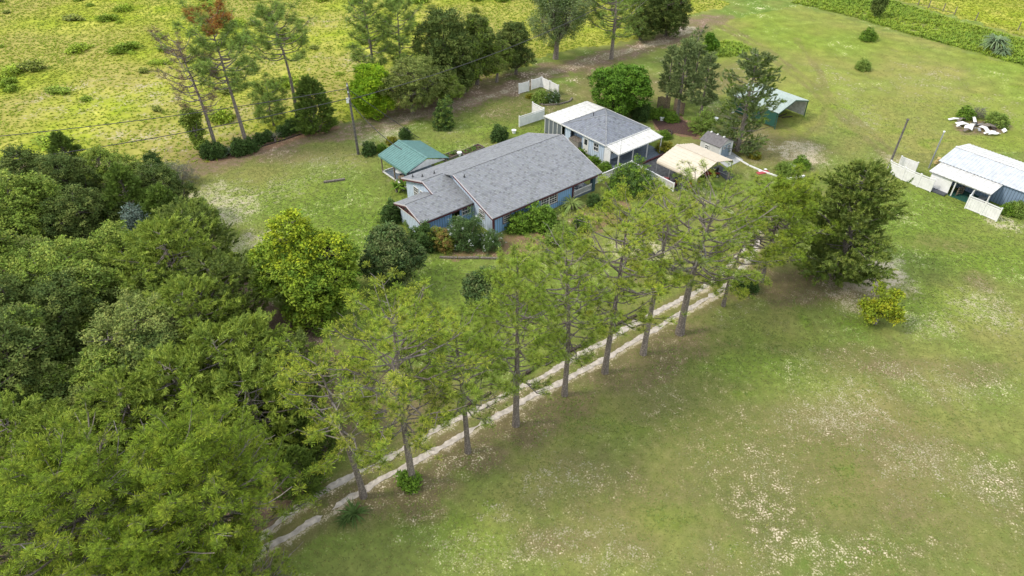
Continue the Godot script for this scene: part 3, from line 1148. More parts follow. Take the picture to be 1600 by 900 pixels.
	b2.box(Vector3(0, 1.24, 0), Vector3(1.1, 0.07, 1.8))
	obj("lid", b2, mat.grey_wood, bx)
	var mast := Geo.new()
	mast.tube([Vector3.ZERO, Vector3(0, 4.3, 0)], [0.025, 0.015], 6)
	var ms := obj("antenna_mast", mast, mat.galvanised)
	ms.position = o.to_global(uvx(0.05, 0, -2.35))
	tag(ms, "thin upright metal mast at the left front post of the outbuilding patio", "mast")


func gazebo() -> void:
	var o := thing("pavilion", "open garden pavilion with a green ribbed metal gable roof behind the house", "pavilion", Vector3(-15.84, 0, -74.9), 0.70)
	for s in 2:
		for k in 8:
			var z := k * 6.05 / 8
			var a := Vector3(0.0 if s == 0 else 5.95, 2.35, z + 0.005)
			ribbed("roof_panel", o, a, a + Vector3(0, 0, 6.05 / 8 - 0.01), Vector3(2.97 if s == 0 else -2.97, 0.95, 0), mat.green_metal, 2)
	var rc := Geo.new()
	rc.bar(Vector3(2.975, 3.31, -0.02), Vector3(2.975, 3.31, 6.07), 0.26, 0.05)
	obj("ridge_cap", rc, mat.green_metal, o)
	var fa := Geo.new()
	fa.bar(Vector3(0.03, 2.22, 0), Vector3(0.03, 2.22, 6.05), 0.05, 0.2)
	fa.bar(Vector3(5.92, 2.22, 0), Vector3(5.92, 2.22, 6.05), 0.05, 0.2)
	obj("fascia", fa, mat.green_metal, o)
	var gw := Geo.new()
	gw.plate(Vector3(0.5, 0, 5.95), Vector3.RIGHT, Vector3.BACK, [Vector2(0, 2.3), Vector2(4.95, 2.3), Vector2(2.47, 3.12)], 0.05)
	obj("gable_board", gw, mat.white_paint, o)
	for x in [0.25, 5.7]:
		for z in [0.25, 3.0, 5.75]:
			var p := Geo.new()
			p.box(Vector3(x, 1.12, z), Vector3(0.12, 2.24, 0.12))
			obj("post", p, mat.tan_wood, o)
	var rl := Geo.new()
	for x in [0.25]:
		rl.bar(Vector3(x, 0.18, 0.32), Vector3(x, 0.18, 5.68), 0.1, 0.16)
	rl.bar(Vector3(0.32, 0.18, 0.25), Vector3(5.6, 0.18, 0.25), 0.1, 0.16)
	obj("floor_beam", rl, mat.white_paint, o)
	var fl := Geo.new()
	fl.box(Vector3(3, 0.05, 3), Vector3(5.3, 0.1, 5.3))
	obj("floor", fl, mat.slate_pad, o)
	var names := ["round garden table under the green pavilion roof", "bundled grey cover on the pavilion floor near the open side", "tan crate under the pavilion eave beside the left post"]
	var t := thing("garden_table", names[0], "table", o.to_global(Vector3(1.3, 0.1, 2.6)), 0.2)
	var tt := Geo.new()
	tt.drum(Vector3(0, 0.72, 0), Vector3.UP, 0.6, 0.05, 16)
	obj("tabletop", tt, mat.white_plastic, t)
	var tl := Geo.new()
	tl.tube([Vector3(0, 0.02, 0), Vector3(0, 0.7, 0)], [0.2, 0.06], 8)
	obj("pedestal", tl, mat.dark_steel, t)
	for k in 3:
		var c := thing("crate", ["tan crate under the pavilion eave beside the middle post", "red box under the pavilion eave between two posts", "grey tub under the pavilion eave next to the front post"][k], "crate", o.to_global(Vector3(0.75, 0.1, 3.6 + k * 0.75)), 0.5 + k * 0.3)
		var bx := Geo.new()
		bx.box(Vector3(0, 0.3, 0), Vector3(0.6, 0.6, 0.5))
		obj("body", bx, [mat.tan_wood, mat.faded_red, mat.galvanised][k], c)
		var ld := Geo.new()
		ld.box(Vector3(0, 0.62, 0), Vector3(0.64, 0.05, 0.54))
		obj("lid", ld, [mat.tan_wood, mat.maroon, mat.white_plastic][k], c)


func carport() -> Node3D:
	var o := thing("carport", "open metal carport with a beige ribbed roof over parked mowers", "carport", Vector3(17.0, 0, -74.05), 0.70)
	var prof := [Vector2(0, 1.72), Vector2(0.03, 1.98), Vector2(0.16, 2.15), Vector2(0.42, 2.24), Vector2(1.4, 2.5), Vector2(2.4, 2.76), Vector2(3.4, 3.02)]
	for s in 2:
		for k in prof.size() - 1:
			var a: Vector2 = prof[k]
			var b: Vector2 = prof[k + 1]
			var xa := a.x if s == 0 else 6.8 - a.x
			var xb := b.x if s == 0 else 6.8 - b.x
			ribbed("roof_panel", o, Vector3(xa, a.y, 0), Vector3(xb, b.y, 0), Vector3(0, 0, 5.85), mat.beige_metal, 2 if k > 2 else 1, 0.025)
	var rc := Geo.new()
	rc.bar(Vector3(3.4, 3.05, -0.01), Vector3(3.4, 3.05, 5.86), 0.2, 0.03)
	obj("ridge_cap", rc, mat.beige_metal, o)
	for z in [0.06, 1.95, 3.9, 5.78]:
		var fr := Geo.new()
		fr.bar(Vector3(0.25, 2.12, z), Vector3(3.4, 2.95, z), 0.06, 0.06)
		fr.bar(Vector3(6.55, 2.12, z), Vector3(3.4, 2.95, z), 0.06, 0.06)
		obj("roof_bow", fr, mat.galvanised, o)
		for x in [0.1, 6.7]:
			var p := Geo.new()
			p.box(Vector3(x, 0.98, z), Vector3(0.07, 1.96, 0.07))
			obj("post", p, mat.galvanised, o)
	for x in [0.1, 6.7]:
		var bs := Geo.new()
		bs.box(Vector3(x, 0.04, 2.92), Vector3(0.07, 0.07, 5.65))
		obj("base_rail", bs, mat.galvanised, o)
	return o


func mower(at: Vector3, turn: float, label: String, k := 1.0) -> void:
	var o := thing("riding_mower", label, "mower", at, turn, "garden machines under the carport")
	o.scale = Vector3.ONE * k
	var h := Geo.new()
	h.slab([Vector3(-0.3, 0.78, -0.95), Vector3(0.3, 0.78, -0.95), Vector3(0.32, 0.92, -0.1), Vector3(-0.32, 0.92, -0.1)], 0.42)
	obj("hood", h, mat.red_paint, o)
	var b := Geo.new()
	b.box(Vector3(0, 0.45, 0.35), Vector3(0.55, 0.16, 1.1))
	b.box(Vector3(-0.42, 0.66, 0.62), Vector3(0.26, 0.08, 0.7))
	b.box(Vector3(0.42, 0.66, 0.62), Vector3(0.26, 0.08, 0.7))
	obj("fender", b, mat.red_paint, o)
	var dk := Geo.new()
	dk.box(Vector3(0, 0.22, 0.02), Vector3(1.1, 0.16, 0.75))
	obj("mowing_deck", dk, mat.dark_steel, o)
	var s := Geo.new()
	s.box(Vector3(0, 0.8, 0.55), Vector3(0.46, 0.12, 0.42))
	s.box(Vector3(0, 1.03, 0.78), Vector3(0.44, 0.42, 0.1), Basis(Vector3.RIGHT, 0.2))
	obj("seat", s, mat.black_vinyl, o)
	var st := Geo.new()
	var ring := []
	var rad := []
	for i in 13:
		var a := TAU * i / 12
		ring.append(Vector3(cos(a) * 0.19, 1.1 + sin(a) * 0.08, 0.08 + sin(a) * 0.17))
		rad.append(0.018)
	st.tube(ring, rad, 5, Color.WHITE, false)
	st.tube([Vector3(0, 0.85, -0.1), Vector3(0, 1.1, 0.08)], [0.025, 0.025], 5)
	obj("steering_wheel", st, mat.rubber, o)
	for q in [[-0.4, 0.2, -0.75, 0.14], [0.4, 0.2, -0.75, 0.14], [-0.45, 0.28, 0.62, 0.24], [0.45, 0.28, 0.62, 0.24]]:
		var wg := Geo.new()
		wg.drum(Vector3(q[0], q[1], q[2]), Vector3.RIGHT, q[1], q[3], 16)
		var wh := obj("wheel", wg, mat.rubber, o)
		var rg := Geo.new()
		rg.drum(Vector3(q[0], q[1], q[2]), Vector3.RIGHT, q[1] * 0.55, q[3] + 0.02, 12)
		obj("rim", rg, mat.galvanised, wh)


func shed() -> void:
	var o := thing("garden_shed", "small pale resin shed with grey gable roof and double doors beside the carport", "shed", Vector3(23.5, 0, -80.2), 0.70)
	var wl := Geo.new()
	var gab := [Vector2(0, 0), Vector2(2.6, 0), Vector2(2.6, 1.85), Vector2(1.3, 2.45), Vector2(0, 1.85)]
	wl.plate(Vector3(0, 0, 2.95), Vector3.RIGHT, Vector3.FORWARD, gab, 0.06)
	wl.plate(Vector3(0, 0, 0.05), Vector3.RIGHT, Vector3.BACK, gab, 0.06)
	wl.plate(Vector3(0, 0, 0.11), Vector3.BACK, Vector3.RIGHT, [Vector2(0, 0), Vector2(2.78, 0), Vector2(2.78, 1.85), Vector2(0, 1.85)], 0.06)
	wl.plate(Vector3(2.6, 0, 0.11), Vector3.BACK, Vector3.LEFT, [Vector2(0, 0), Vector2(2.78, 0), Vector2(2.78, 1.85), Vector2(0, 1.85)], 0.06)
	obj("wall", wl, mat.shed_wall, o)
	var rf := Geo.new()
	rf.slab([Vector3(-0.15, 1.86, -0.05), Vector3(-0.15, 1.86, 3.1), Vector3(1.3, 2.56, 3.1), Vector3(1.3, 2.56, -0.05)], 0.07)
	rf.slab([Vector3(2.75, 1.86, -0.05), Vector3(2.75, 1.86, 3.1), Vector3(1.301, 2.56, 3.1), Vector3(1.301, 2.56, -0.05)], 0.07)
	var roof := obj("roof", rf, mat.shed_roof, o)
	for k in 3:
		var v := Geo.new()
		v.box(Vector3(1.3, 2.6, 0.5 + k * 0.95), Vector3(0.26, 0.1, 0.2))
		obj("skylight", v, mat.white_plastic, roof)
	for s in 2:
		var d := Geo.new()
		d.box(Vector3(0.88 + s * 0.84, 0.9, 2.97), Vector3(0.8, 1.75, 0.04))
		var door := obj("door", d, mat.shed_door, o)
		var w := Geo.new()
		w.box(Vector3(0.88 + s * 0.84, 1.48, 3.0), Vector3(0.56, 0.36, 0.03))
		obj("window_frame", w, mat.white_plastic, door)
		for q in 4:
			var p := Geo.new()
			p.box(Vector3(0.88 + s * 0.84 + (q % 2 - 0.5) * 0.25, 1.48 + (q / 2 - 0.5) * 0.16, 3.02), Vector3(0.19, 0.11, 0.02))
			obj("pane", p, mat.glass_dark, door)
	for x in [0.12, 2.48]:
		var t := Geo.new()
		t.box(Vector3(x, 0.95, 2.98), Vector3(0.28, 1.9, 0.05))
		obj("corner_trim", t, mat.white_plastic, o)
	window(o, Vector3(0, 1.2, 1.1), Vector3.BACK, Vector3.LEFT, 0.55, 0.5, 2, 2)


func green_carport() -> void:
	var o := thing("field_shelter", "pale green metal shelter open at the front, half hidden by the tall tree", "shelter", Vector3(35.1, 0, -87.0), 0.665)
	for s in 2:
		for k in 5:
			var x0 := lerpf(0, 3.45, k / 5.0)
			var x1 := lerpf(0, 3.45, (k + 1) / 5.0)
			var y0 := lerpf(2.3, 3.25, k / 5.0)
			var y1 := lerpf(2.3, 3.25, (k + 1) / 5.0)
			ribbed("roof_panel", o, Vector3(x0 if s == 0 else 6.9 - x0, y0, 0.1), Vector3(x1 if s == 0 else 6.9 - x1, y1, 0.1), Vector3(0, 0, -7.6), mat.pale_green_metal, 3, 0.025)
	for x in [0.06, 6.84]:
		for z in [0.0, -3.7, -7.4]:
			var p := Geo.new()
			p.box(Vector3(x, 1.12, z), Vector3(0.1, 2.24, 0.1))
			obj("post", p, mat.dark_green, o)
	var ls := Geo.new()
	ls.box(Vector3(0.05, 1.25, -3.75), Vector3(0.04, 1.95, 7.2))
	obj("side_sheet", ls, mat.dark_green, o)
	for k in 2:
		var rs := Geo.new()
		rs.box(Vector3(6.82, 1.15, -1.85 - k * 3.7), Vector3(0.04, 2.0, 3.5))
		obj("side_sheet", rs, mat.white_metal, o)
	var tr := Geo.new()
	tr.bar(Vector3(0, 2.2, 0.08), Vector3(3.45, 3.16, 0.08), 0.05, 0.1)
	tr.bar(Vector3(6.9, 2.2, 0.08), Vector3(3.45, 3.16, 0.08), 0.05, 0.1)
	obj("front_trim", tr, mat.dark_green, o)
	for k in 3:
		var l := Geo.new()
		l.tube([Vector3(0, 0.12, 0), Vector3(1.5, 0.16, 0.3)], [0.08, 0.07], 6)
		var m := obj("timber_log", l, mat.dark_wood)
		m.position = o.to_global(Vector3(3.9, 0.0, -1.5 - k * 0.5))
		m.rotation.y = 0.4 + k * 0.35
		tag(m, ["front dark log lying inside the pale green shelter", "middle dark log lying inside the pale green shelter", "rear dark log lying inside the pale green shelter"][k], "log", "logs stored in the shelter")


func barn() -> void:
	var o := thing("barn", "low blue barn with pale metal roof and ribbed lean-to, right edge", "barn", Vector3(49.57, 0, -73.31), 0.652)
	# local z runs along the eave towards the right of the picture, x goes back
	for k in 12:
		var z := k * 1.15
		ribbed("roof_panel", o, Vector3(0, 2.4, z + 0.004), Vector3(0, 2.4, z + 1.146), Vector3(3.6, 0.72, 0), mat.barn_metal, 3, 0.03)
		ribbed("back_roof_panel", o, Vector3(7.3, 2.42, z + 0.004), Vector3(7.3, 2.42, z + 1.146), Vector3(-3.69, 0.7, 0), mat.white_metal, 3, 0.03)
	var rc := Geo.new()
	rc.bar(Vector3(3.6, 3.15, -0.02), Vector3(3.6, 3.15, 13.82), 0.34, 0.04)
	obj("ridge_cap", rc, mat.white_metal, o)
	for k in 9:
		var z := 0.3 + k * 0.76
		ribbed("lean_to_panel", o, Vector3(0.05, 2.3, z), Vector3(0.05, 2.3, z + 0.75), Vector3(-2.5, -0.32, 0), mat.white_metal, 2, 0.03)
	var wl := Geo.new()
	wl.plate(Vector3(0.25, 0, 0.2), Vector3.BACK, Vector3.RIGHT, [Vector2(0, 0), Vector2(13.4, 0), Vector2(13.4, 2.4), Vector2(0, 2.4)], 0.12)
	wl.plate(Vector3(0.37, 0, 0.2), Vector3.RIGHT, Vector3.BACK, [Vector2(0, 0), Vector2(6.7, 0), Vector2(6.7, 2.4), Vector2(3.2, 3.08), Vector2(0, 2.42)], 0.12)
	wl.plate(Vector3(7.05, 0, 0.32), Vector3.BACK, Vector3.LEFT, [Vector2(0, 0), Vector2(13.3, 0), Vector2(13.3, 2.4), Vector2(0, 2.4)], 0.12)
	wl.plate(Vector3(0.37, 0, 13.6), Vector3.RIGHT, Vector3.FORWARD, [Vector2(0, 0), Vector2(6.7, 0), Vector2(6.7, 2.4), Vector2(3.2, 3.08), Vector2(0, 2.42)], 0.12)
	obj("wall", wl, mat.barn_wall, o)
	var fw := Geo.new()
	fw.plate(Vector3(-2.2, 0, 0.6), Vector3.BACK, Vector3.RIGHT, [Vector2(0, 0), Vector2(2.35, 0), Vector2(2.35, 1.95), Vector2(0, 1.95)], 0.06)
	fw.plate(Vector3(-2.14, 0, 0.6), Vector3.RIGHT, Vector3.BACK, [Vector2(0, 0), Vector2(2.35, 0), Vector2(2.35, 2.2), Vector2(0, 1.95)], 0.06)
	obj("lean_to_wall", fw, mat.white_vinyl, o)
	for z in [3.35, 5.4, 7.0]:
		var p := Geo.new()
		p.box(Vector3(-2.2, 0.98, z), Vector3(0.12, 1.96, 0.12))
		obj("lean_to_post", p, mat.white_paint, o)
	var bm := Geo.new()
	bm.bar(Vector3(-2.36, 1.9, 0.35), Vector3(-2.36, 1.9, 7.1), 0.06, 0.14)
	obj("lean_to_beam", bm, mat.galvanised, o)
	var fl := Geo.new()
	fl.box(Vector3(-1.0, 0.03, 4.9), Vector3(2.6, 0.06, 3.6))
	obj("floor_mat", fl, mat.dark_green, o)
	var dt := Geo.new()
	dt.box(Vector3(0.2, 1.2, 9.9), Vector3(0.08, 2.4, 0.2))
	obj("corner_board", dt, mat.maroon, o)
	# what stands in the lean-to
	var st := thing("hay_feeder", "pale wooden rack standing in the open lean-to of the barn", "rack", o.to_global(Vector3(-1.3, 0.06, 3.9)), 0.4)
	for k in 4:
		var g := Geo.new()
		g.box(Vector3(0, 0.25 + k * 0.26, 0), Vector3(1.0, 0.09, 0.06), Basis(Vector3.RIGHT, 0.1))
		obj("slat", g, mat.tan_wood, st)
	for s in [-1, 1]:
		var g := Geo.new()
		g.box(Vector3(s * 0.46, 0.55, -0.07), Vector3(0.08, 1.1, 0.06))
		obj("upright", g, mat.tan_wood, st)
	var bk := thing("water_trough", "dark trough behind the fence panel under the lean-to roof", "trough", o.to_global(Vector3(-1.2, 0, 6.1)), 0.65)
	var g1 := Geo.new()
	g1.box(Vector3(0, 0.3, 0), Vector3(1.1, 0.6, 0.6))
	obj("tub", g1, mat.dark_steel, bk)
	var g2 := Geo.new()
	g2.box(Vector3(0, 0.62, 0), Vector3(1.2, 0.06, 0.7))
	obj("rim", g2, mat.galvanised, bk)
	var lp := Geo.new()
	lp.slab([Vector3(-2.95, 0.16, 0.55), Vector3(-2.95, 0.16, 2.95), Vector3(-2.25, 0.2, 2.95), Vector3(-2.25, 0.2, 0.55)], 0.14)
	var lid := obj("rubber_mat", lp, mat.liner)
	lid.transform = o.transform
	tag(lid, "dark slate mat on the grass before the white lean-to wall", "mat")


# a section of white vinyl privacy fence from a to b: panel, two posts, rails, a lattice strip
func fence_panel(a: Vector3, b: Vector3, high: float, label: String, group: String, lattice := true) -> void:
	var d := b - a
	var o := thing("white_fence_panel", label, "fence panel", a, atan2(-d.z, d.x), group)
	var l := d.length()
	var boards := maxi(3, int(l / 0.3))
	var top := high - (0.32 if lattice else 0.06)
	for k in boards:
		var g := Geo.new()
		g.box(Vector3(0.08 + (l - 0.16) * (k + 0.5) / boards, (top + 0.12) / 2, 0), Vector3((l - 0.16) / boards - 0.012, top - 0.12, 0.04))
		obj("board", g, mat.white_vinyl, o)
	var r := Geo.new()
	r.box(Vector3(l / 2, 0.12, 0), Vector3(l - 0.1, 0.12, 0.07))
	r.box(Vector3(l / 2, top + 0.03, 0), Vector3(l - 0.1, 0.1, 0.07))
	if lattice:
		r.box(Vector3(l / 2, high - 0.04, 0), Vector3(l - 0.1, 0.08, 0.07))
	obj("rail", r, mat.white_vinyl, o)
	if lattice:
		var t := Geo.new()
		var n := int(l / 0.12)
		for k in n:
			for s in [-1, 1]:
				t.box(Vector3(0.1 + (l - 0.2) * (k + 0.5) / n, high - 0.18, s * 0.008), Vector3(0.025, 0.3, 0.012), Basis(Vector3.BACK, s * 0.7))
		obj("lattice", t, mat.white_vinyl, o)
	for x in [0.0, l]:
		var p := Geo.new()
		p.box(Vector3(x, high / 2 + 0.02, 0), Vector3(0.13, high + 0.04, 0.13))
		p.box(Vector3(x, high + 0.06, 0), Vector3(0.16, 0.05, 0.16))
		obj("post", p, mat.white_vinyl, o)


func railing(a: Vector3, b: Vector3, label: String) -> void:
	var d := b - a
	var o := thing("white_railing", label, "railing", a, atan2(-d.z, d.x), "white railings round the paved yard")
	var l := d.length()
	var r := Geo.new()
	r.box(Vector3(l / 2, 1.0, 0), Vector3(l, 0.09, 0.12))
	r.box(Vector3(l / 2, 0.14, 0), Vector3(l, 0.08, 0.07))
	obj("rail", r, mat.white_vinyl, o)
	var n := int(l / 0.14)
	for k in n:
		var g := Geo.new()
		g.box(Vector3((k + 0.5) * l / n, 0.57, 0), Vector3(0.075, 0.78, 0.04))
		obj("baluster", g, mat.white_vinyl, o)
	var posts := int(l / 1.9) + 1
	for k in posts + 1:
		var p := Geo.new()
		p.box(Vector3(k * l / posts, 0.55, 0), Vector3(0.13, 1.1, 0.13))
		obj("post", p, mat.white_vinyl, o)


func log_line(called: String, pts: Array, rad: float, m: Material, label: String, category: String) -> void:
	var o := thing(called, label, category, pts[0])
	for i in pts.size() - 1:
		var g := Geo.new()
		var a: Vector3 = pts[i] - pts[0]
		var b: Vector3 = pts[i + 1] - pts[0]
		var gap := (b - a).normalized() * 0.06
		g.bar(a + gap + Vector3(0, rad * 0.6, 0), b - gap + Vector3(0, rad * (0.6 + 0.25 * (i % 2)), 0), rad * 1.7, rad * 1.5)
		obj("timber", g, m, o)


func hang(called: String, a: Vector3, b: Vector3, sag: float, rad: float, label: String) -> void:
	var g := Geo.new()
	var pts := []
	var rr := []
	for i in 17:
		var s := i / 16.0
		pts.append(a.lerp(b, s) - Vector3(0, sag * 4 * s * (1 - s), 0))
		rr.append(rad)
	g.tube(pts, rr, 4)
	tag(obj(called, g, mat.wire), label, "cable")


func sheet(called: String, pts: Array, y: float, m: Material) -> void:
	var g := Geo.new()
	var p := []
	for q in pts:
		p.append(Vector3(q.x, y, q.y))
	g.slab(p, 0.12)
	struct(called, g, m)


# one wheel track of bare sand, ragged at the edges, thinning out where needles cover it
func track(pts: Array, wide: float, y: float, sd: int) -> void:
	var f := noise_of(sd, 0.35, 3)
	var g := Geo.new()
	var length := 0.0
	for i in pts.size() - 1:
		var a: Vector2 = pts[i]
		var b: Vector2 = pts[i + 1]
		var d := (b - a).normalized()
		var n := int(a.distance_to(b) / 0.16) + 1
		for k in n:
			var s0 := float(k) / n
			var s1 := float(k + 1) / n
			var e := []
			for s in [s0, s1]:
				var p := a.lerp(b, s)
				var t: float = length + a.distance_to(b) * s
				var gap := f.get_noise_2d(t * 0.7, 300.0)
				var w := wide * clampf(0.92 + f.get_noise_2d(t * 2.0, 0) * 0.5 - (3.0 * (gap - 0.3) if gap > 0.3 else 0.0), 0.0, 1.4)
				var off := f.get_noise_2d(t * 0.6, 90.0) * 0.16
				var side := Vector2(-d.y, d.x)
				for q in [p + side * (off + w * (0.5 + 0.22 * f.get_noise_2d(t * 4.5, 40))), p + side * (off - w * (0.5 + 0.22 * f.get_noise_2d(t * 4.5, 60)))]:
					e.append(Vector3(q.x, y, q.y))
			g.face([e[0], e[1], e[3], e[2]], Vector3.UP)
		length += a.distance_to(b)
	struct("sand_track", g, mat.sand)


func _ready() -> void:
	rng.seed = 4711
	# camera, sky, sun, exposure
	var cam := Camera3D.new()
	cam.name = "camera"
	cam.position = Vector3(0, 40, 0)
	cam.rotation_degrees = Vector3(-37.5, 0, 0)
	cam.fov = 44.87
	cam.far = 4000
	add_child(cam)
	var sky := ProceduralSkyMaterial.new()
	sky.sky_top_color = Color(0.76, 0.785, 0.81)
	sky.sky_horizon_color = Color(0.88, 0.88, 0.875)
	sky.sky_curve = 0.2
	sky.sky_energy_multiplier = 1.15
	sky.ground_bottom_color = Color(0.30, 0.32, 0.22)
	sky.ground_horizon_color = Color(0.6, 0.62, 0.55)
	var env := Environment.new()
	env.background_mode = Environment.BG_SKY
	env.sky = Sky.new()
	env.sky.sky_material = sky
	env.tonemap_mode = Environment.TONE_MAPPER_LINEAR
	env.tonemap_exposure = 1.64
	env.sdfgi_enabled = true
	env.ssao_enabled = true
	env.ssil_enabled = true
	var we := WorldEnvironment.new()
	we.name = "environment"
	we.environment = env
	add_child(we)
	var sun := DirectionalLight3D.new()
	sun.name = "sun"
	sun.light_color = Color(1.0, 0.96, 0.9)
	sun.light_energy = 0.58
	sun.light_angular_distance = 12.0
	sun.shadow_enabled = true
	sun.position = Vector3(-30, 80, -90)
	sun.look_at_from_position(Vector3(-80, 88, 14), Vector3.ZERO)
	add_child(sun)
	make_materials()

	# ------------------------------------------------------------ setting
	tones = [noise_of(5, 0.03, 4), noise_of(6, 0.09, 3), noise_of(7, 0.16, 2), noise_of(8, 0.045, 4)]
	for i in 7:
		var a := PackedFloat32Array()
		a.resize(COLS * ROWS)
		cover.append(a)
	var upper := [Vector2(-17.63, -24.35), Vector2(-15.15, -27.11), Vector2(-13.08, -29.21), Vector2(-11.83, -30.16), Vector2(-10.75, -30.86), Vector2(-9.00, -32.09), Vector2(-7.03, -33.66), Vector2(-5.35, -34.94), Vector2(-4.40, -35.70), Vector2(-2.75, -36.80), Vector2(0.00, -38.69), Vector2(2.59, -40.40), Vector2(5.34, -42.66), Vector2(8.85, -45.31), Vector2(11.38, -47.46), Vector2(15.31, -50.19), Vector2(18.08, -52.13), Vector2(21.39, -55.75), Vector2(22.76, -57.40), Vector2(24.21, -59.69), Vector2(24.79, -61.87), Vector2(24.78, -64.41), Vector2(23.49, -67.09)]
	var lower := [Vector2(-16.52, -24.01), Vector2(-15.75, -24.93), Vector2(-13.94, -26.30), Vector2(-11.95, -27.94), Vector2(-11.06, -28.90), Vector2(-10.04, -29.52), Vector2(-8.90, -30.43), Vector2(-7.58, -31.30), Vector2(-5.90, -32.66), Vector2(-4.63, -33.54), Vector2(-0.78, -36.47), Vector2(0.00, -37.00), Vector2(1.50, -38.14), Vector2(4.11, -39.82), Vector2(8.01, -42.66), Vector2(11.03, -45.06), Vector2(14.92, -48.17), Vector2(19.11, -51.34), Vector2(21.62, -54.16), Vector2(23.11, -56.29), Vector2(24.97, -59.11), Vector2(26.00, -61.87), Vector2(26.10, -64.67)]
	paint_fields(upper, lower)
	field_a = field_image(0)
	field_b = field_image(3)
	var noises := []
	for q in [[21, 0.012, 4], [22, 0.03, 4], [23, 0.16, 2], [24, 0.012, 3]]:
		var im: Image = noise_of(q[0], q[1], q[2]).get_seamless_image(1024, 1024)
		im.convert(Image.FORMAT_L8)
		noises.append(im.get_data())
	var near_tex := paint(-40.0, -98.0, 0.0508, 2048, 1575, noises, 30.0)
	var far_tex := paint(WEST + 2.0, NORTH + 2.0, 0.1132, 2048, 1376, noises, 12.0)
	var ground := Geo.new()
	ground_sheet(ground, -40, -98, 64, -18, -40, -98, 2048 * 0.0508, 1575 * 0.0508)
	var gm := plain("near_ground", Color.WHITE, 1.0)
	gm.albedo_texture = near_tex
	gm.metallic_specular = 0.15
	var am := ground.mesh(gm)
	var fm := plain("far_ground", Color.WHITE, 1.0)
	fm.albedo_texture = far_tex
	fm.metallic_specular = 0.15
	var outer := worn("outer_ground", Color(0.31, 0.33, 0.07), 1.0, 0.35, 0.013, 31)
	for part in [[fm, [[WEST + 2, NORTH + 2, 113.8, -98], [WEST + 2, -98, -40, -10.4], [64, -98, 113.8, -10.4], [-40, -18, 64, -10.4]]], [outer, [[-1500, -1500, 1500, NORTH + 2], [-1500, -10.4, 1500, 1500], [-1500, NORTH + 2, WEST + 2, -10.4], [113.8, NORTH + 2, 1500, -10.4]]]]:
		var g := Geo.new()
		for r in part[1]:
			ground_sheet(g, r[0], r[1], r[2], r[3], WEST + 2, NORTH + 2, 2048 * 0.1132, 1376 * 0.1132)
		var a := []
		a.resize(Mesh.ARRAY_MAX)
		a[Mesh.ARRAY_VERTEX] = g.v
		a[Mesh.ARRAY_NORMAL] = g.n
		a[Mesh.ARRAY_TEX_UV] = g.uv
		am.add_surface_from_arrays(Mesh.PRIMITIVE_TRIANGLES, a)
		am.surface_set_material(am.get_surface_count() - 1, part[0])
	put("ground", am).set_meta("kind", "structure")
	track(upper, 0.56, 0.03, 41)
	track(lower, 0.54, 0.03, 42)
	# paving: all on the 39 degree grid
	var u := Vector2(cos(TURN), -sin(TURN))
	var w := Vector2(sin(TURN), cos(TURN))
	var corner := Vector2(14.4, -75.9)
	sheet("paved_yard", [corner + u * 0.1 - w * 0.3, corner + u * 6.3 - w * 1.0, corner + u * 6.3 + w * 6.4, corner + u * 0.1 + w * 7.2], 0.035, mat.asphalt)
	sheet("patio_slab", [Vector2(11.3, -77) - u * 0.0 + w * 2.6, Vector2(11.3, -77) + u * 8.2 + w * 2.6, Vector2(11.3, -77) + u * 8.2 - w * 0.4, Vector2(11.3, -77) - w * 0.4], 0.06, mat.slate_pad)
	sheet("carport_side_pad", [Vector2(24.34, -76.14), Vector2(25.43, -76.81), Vector2(26.61, -74.04), Vector2(25.35, -72.64)], 0.03, mat.asphalt)
	sheet("shed_apron", [Vector2(25.19, -78.50), Vector2(27.62, -80.61), Vector2(28.60, -78.16), Vector2(26.13, -76.14)], 0.05, mat.concrete)
	sheet("mulch_bed", [Vector2(19.20, -90.33), Vector2(22.98, -90.75), Vector2(24.93, -87.44), Vector2(24.19, -84.68), Vector2(20.85, -86.24), Vector2(19.88, -85.07)], 0.02, mat.mulch)

	# ------------------------------------------------------------ buildings
	main_house()
	guest_house()
	gazebo()
	var cp := carport()
	shed()
	green_carport()
	barn()
	var porch := Vector3(-1.98, 0, -60.66)
	patio_chair(porch + Basis(Vector3.UP, TURN) * uvx(12.5, 0.24, 1.3), TURN + 0.3, "left white chair on the corner porch of the blue house")
	patio_chair(porch + Basis(Vector3.UP, TURN) * uvx(13.9, 0.24, 1.6), TURN - 0.4, "right white chair on the corner porch of the blue house")
	mower(cp.to_global(Vector3(1.1, 0.035, 4.7)), 2.5, "red riding mower at the front left corner of the beige carport")
	mower(cp.to_global(Vector3(-0.6, 0.035, 2.6)), 0.9, "dark red mower standing at the left eave of the carport", 0.95)
	mower(cp.to_global(Vector3(5.0, 0.0, 4.4)), 1.7, "red mower under the right side of the beige carport", 0.9)
	details(cp)
	trees()
	plants()
	grass()


